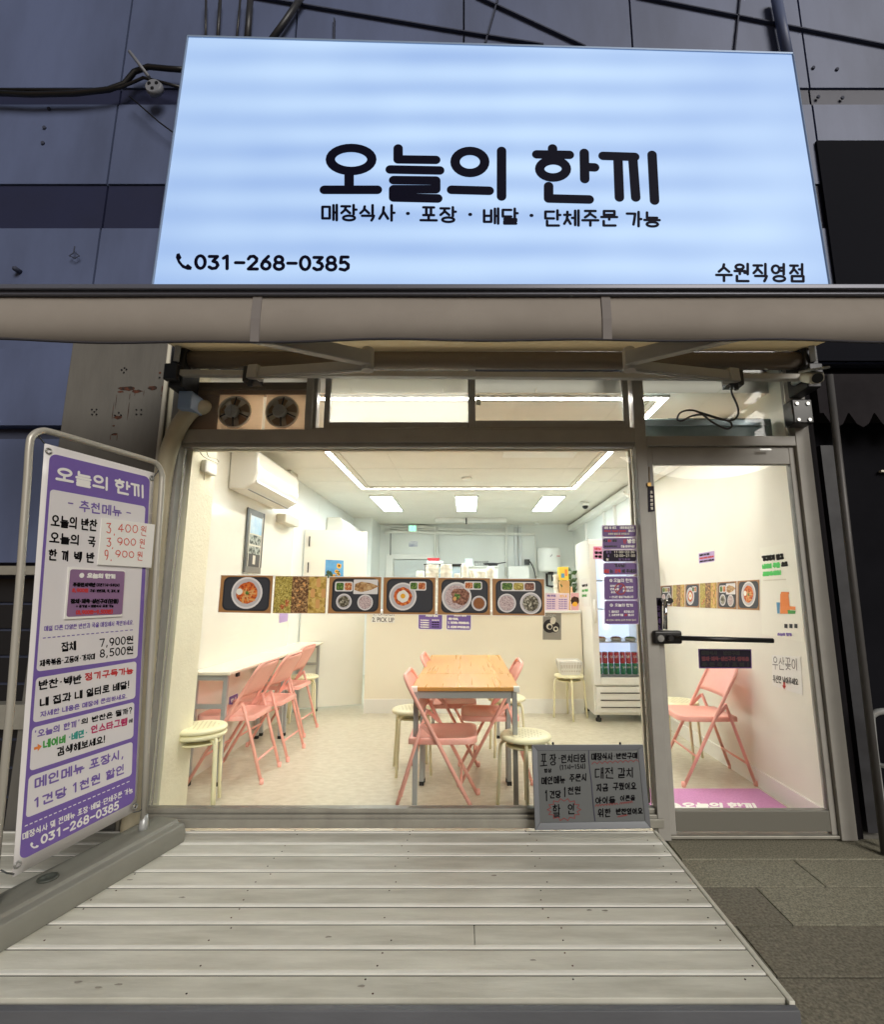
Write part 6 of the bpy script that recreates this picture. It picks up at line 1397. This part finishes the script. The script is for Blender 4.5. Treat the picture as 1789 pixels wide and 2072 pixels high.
it = [('WM', b4((480, 486), (1305, 642), (1300, 802), (478, 652)), 0.00562, m_paper), ('추천메뉴', b4((705, 798), (1095, 865), (1090, 955), (705, 908)), 0.00331, m_purple), ('-', b4((600, 795), (660, 805), (660, 868), (600, 860)), 0.00264, m_purple), ('-', b4((1128, 880), (1180, 890), (1178, 955), (1128, 945)), 0.00264, m_purple),
  ('오늘의 반찬', b4((452, 930), (875, 978), (868, 1088), (446, 1042)), 0.00344, m_ink), ('오늘의', b4((440, 1085), (718, 1118), (714, 1214), (432, 1192)), 0.00344, m_ink), ('국', b4((786, 1125), (860, 1132), (855, 1232), (782, 1222)), 0.00344, m_ink), ('한', b4((428, 1238), (512, 1246), (510, 1352), (424, 1346)), 0.00344, m_ink), ('끼', b4((545, 1248), (625, 1258), (620, 1360), (540, 1352)), 0.00344, m_ink), ('백', b4((658, 1258), (740, 1268), (735, 1368), (654, 1358)), 0.00344, m_ink), ('반', b4((770, 1268), (850, 1276), (846, 1372), (766, 1366)), 0.00344, m_ink),
  ('매일 다른 다양한 반찬과 국을 매장에서 확인하세요.', b4((390, 1935), (1200, 1880), (1198, 1925), (388, 1985)), 0.00145, m_purple),
  ('잡채', b5((475, 138), (598, 125), (598, 202), (476, 216)), 0.00278, m_ink), ('7,900원', b5((776, 112), (1053, 84), (1052, 150), (777, 178)), 0.00278, m_ink), ('제육볶음·고등어·가자미', b5((305, 278), (750, 222), (748, 274), (304, 334)), 0.00224, m_ink), ('8,500원', b5((778, 196), (1053, 164), (1051, 230), (778, 262)), 0.00278, m_ink),
  ('반찬·백반', b5((295, 438), (640, 390), (638, 460), (294, 518)), 0.00304, m_ink), ('정기구독가능', b5((660, 380), (1046, 330), (1045, 386), (659, 446)), 0.00304, m_red), ('내 집과 내 일터로 배달!', b5((304, 578), (1020, 436), (1018, 500), (303, 652)), 0.00318, m_ink), ('자세한 내용은 매장에 문의하세요.', b5((310, 684), (1002, 538), (1000, 578), (309, 732)), 0.00198, m_purple),
  ("'오늘의 한끼'", b5((262, 836), (628, 742), (624, 800), (262, 896)), 0.00238, m_purple), ('의 반찬은 뭘까?', b5((634, 742), (1040, 642), (1040, 698), (632, 788)), 0.00251, m_ink), ('네이버', b5((330, 908), (522, 860), (520, 928), (330, 980)), 0.00318, m_green), ('·배민·', b5((528, 856), (690, 814), (688, 876), (526, 922)), 0.00278, m_teal), ('인스타그램', b5((708, 796), (1002, 728), (1000, 790), (708, 860)), 0.00304, m_crim), ('에', b5((1008, 744), (1042, 736), (1040, 770), (1008, 778)), 0.00185, m_ink), ('검색해보세요!', b5((440, 966), (830, 868), (828, 926), (440, 1040)), 0.00291, m_ink),
  ('메인메뉴 포장시,', b5((262, 1206), (978, 972), (976, 1045), (260, 1300)), 0.00344, m_purple), ('1건당 1천원 할인', b5((252, 1370), (982, 1088), (980, 1170), (252, 1452)), 0.00344, m_purple),
  ('매장식사 및 전메뉴 포장·배달·단체주문 가능', b5((168, 1640), (1042, 1272), (1040, 1320), (168, 1700)), 0.00185, m_paper), ('031-268-0385', b5((312, 1660), (936, 1380), (934, 1450), (312, 1735)), 0.00371, m_paper)]
ink(it, bn, 'lettering', .0036)
m = MB()
def dash(mb, fn, a, b_, k, r):
    for i in range(k):
        f0, f1 = i / k, (i + .6) / k; pa = fn((a[0] + (b_[0] - a[0]) * f0, a[1] + (b_[1] - a[1]) * f0))[0]; pb = fn((a[0] + (b_[0] - a[0]) * f1, a[1] + (b_[1] - a[1]) * f1))[0]
        e = Vector((0, 0, r)); mb.poly([pa - e + nb * .0036, pb - e + nb * .0036, pb + e + nb * .0036, pa + e + nb * .0036])
dash(m, b4, (380, 2046), (1208, 1970), 19, .002); m.build('dash_print', m_purple, bn)
m = MB(); dash(m, b5, (190, 1586), (1030, 1226), 22, .002); m.build('dash_print', m_paper, bn)
m = MB(); m.poly([bpl.q(c5b(*p), .0036) for p in ((262, 966), (292, 958), (290, 938), (324, 956), (292, 998), (292, 978), (262, 988))]); m.build('arrow_print', m_orange, bn)
m = MB(); phone(b5((232, 1718), (300, 1686), (300, 1748), (232, 1782)), m, .0036); m.build('phone_print', m_paper, bn)
for p in (c4b(432, 362), c4b(1362, 606), c5b(1062, 1430), c5b(134, 1890)): 
    c = bpl.q(p, .003); MB().tube([c + Vector((0, 0, .011)), c + bdv * .008 + Vector((0, 0, .008)), c + bdv * .011, c + bdv * .008 - Vector((0, 0, .008)), c - Vector((0, 0, .011)), c - bdv * .008 - Vector((0, 0, .008)), c - bdv * .011, c - bdv * .008 + Vector((0, 0, .008))], .0035, 6, closed=True).build('eyelet', m_steel, bn)
pc_ = thing('price_card', 'white card with red handwritten prices taped over the banner', 'card', bpl.q(c4b(1120, 1200)))
q = lift(b4((900, 964), (1380, 1025), (1346, 1414), (862, 1386)), nb, .012); MB().plate(q, .006).build('card', m_paper, pc_, bevel=.001)
mm = mat('orange_red_ink', lin(208, 84, 66), .6); lf = lambda *p: lift(b4(*p), nb, .012)
ink([('3', lf((932, 1004), (985, 1006), (985, 1106), (932, 1104)), .0022, mm), (',', lf((1000, 1060), (1020, 1062), (1020, 1118), (1000, 1116)), .0022, mm), ('400', lf((1040, 1014), (1228, 1030), (1226, 1106), (1038, 1090)), .0022, mm), ('원', lf((1248, 1032), (1308, 1040), (1304, 1132), (1246, 1122)), .0018, mm),
     ('3', lf((936, 1140), (985, 1142), (985, 1226), (936, 1224)), .0022, mm), (',', lf((985, 1190), (1004, 1192), (1004, 1240), (985, 1238)), .0022, mm), ('900', lf((1032, 1140), (1210, 1152), (1208, 1216), (1030, 1212)), .0022, mm), ('원', lf((1236, 1150), (1294, 1156), (1290, 1244), (1234, 1236)), .0018, mm),
     ('9', lf((918, 1250), (960, 1252), (960, 1342), (918, 1340)), .0022, mm), (',', lf((972, 1310), (990, 1312), (990, 1350), (972, 1348)), .0022, mm), ('900', lf((1016, 1252), (1192, 1266), (1190, 1326), (1014, 1318)), .0022, mm), ('원', lf((1216, 1262), (1272, 1268), (1268, 1352), (1214, 1346)), .0018, mm)], pc_, 'lettering', .0008, .03)
cd = thing('lunch_card', 'small purple lunch card stuck on the banner under the price card', 'card', bpl.q(c4b(840, 1640)))
q = lift(b4((600, 1405), (1116, 1440), (1082, 1852), (562, 1878)), nb, .010); MB().plate(q, .005).build('card', m_paper, cd, bevel=.001)
lf = lambda *p: lift(b4(*p), nb, .010)
m = MB(); m.poly(lift(rrect(lf((616, 1426), (1110, 1446), (1084, 1832), (580, 1856)), .01, 4), nb, .0006)); m.build('printed_panel', mat('mauve_print', lin(138, 104, 142), .5, var=.06), cd)
ink([('WM', lf((762, 1456), (1028, 1462), (1024, 1516), (758, 1512)), .0032, m_paper), ('주중런치백반', lf((636, 1544), (846, 1546), (844, 1588), (634, 1584)), .0026, m_ink), ('(오전11시~오후2시)', lf((848, 1550), (1064, 1556), (1062, 1584), (846, 1582)), .0018, m_ink), ('8,900원', lf((630, 1596), (782, 1598), (780, 1636), (628, 1634)), .0026, m_red), ('구성: 반찬3종, 국, 김치, 밥', lf((790, 1604), (1060, 1608), (1058, 1636), (788, 1634)), .0017, m_ink),
     ('잡채·제육·생선구이(단품)', lf((616, 1690), (1056, 1692), (1052, 1736), (614, 1736)), .0028, m_ink), ('+ 공기밥 = 매장식사·포장 가능', lf((664, 1746), (1006, 1742), (1004, 1770), (664, 1774)), .0017, m_ink), ('(8,900원~9,500원)', lf((660, 1794), (1004, 1784), (1002, 1828), (658, 1834)), .0026, m_red)], cd, 'lettering', .0014)
m = MB(); c = bpl.q(c4b(718, 1482), .0114); m.poly([c + bdv * (.011 * math.cos(k * .45)) + Vector((0, 0, .011 * math.sin(k * .45))) for k in range(14)]); m.build('logo', m_paper, cd)
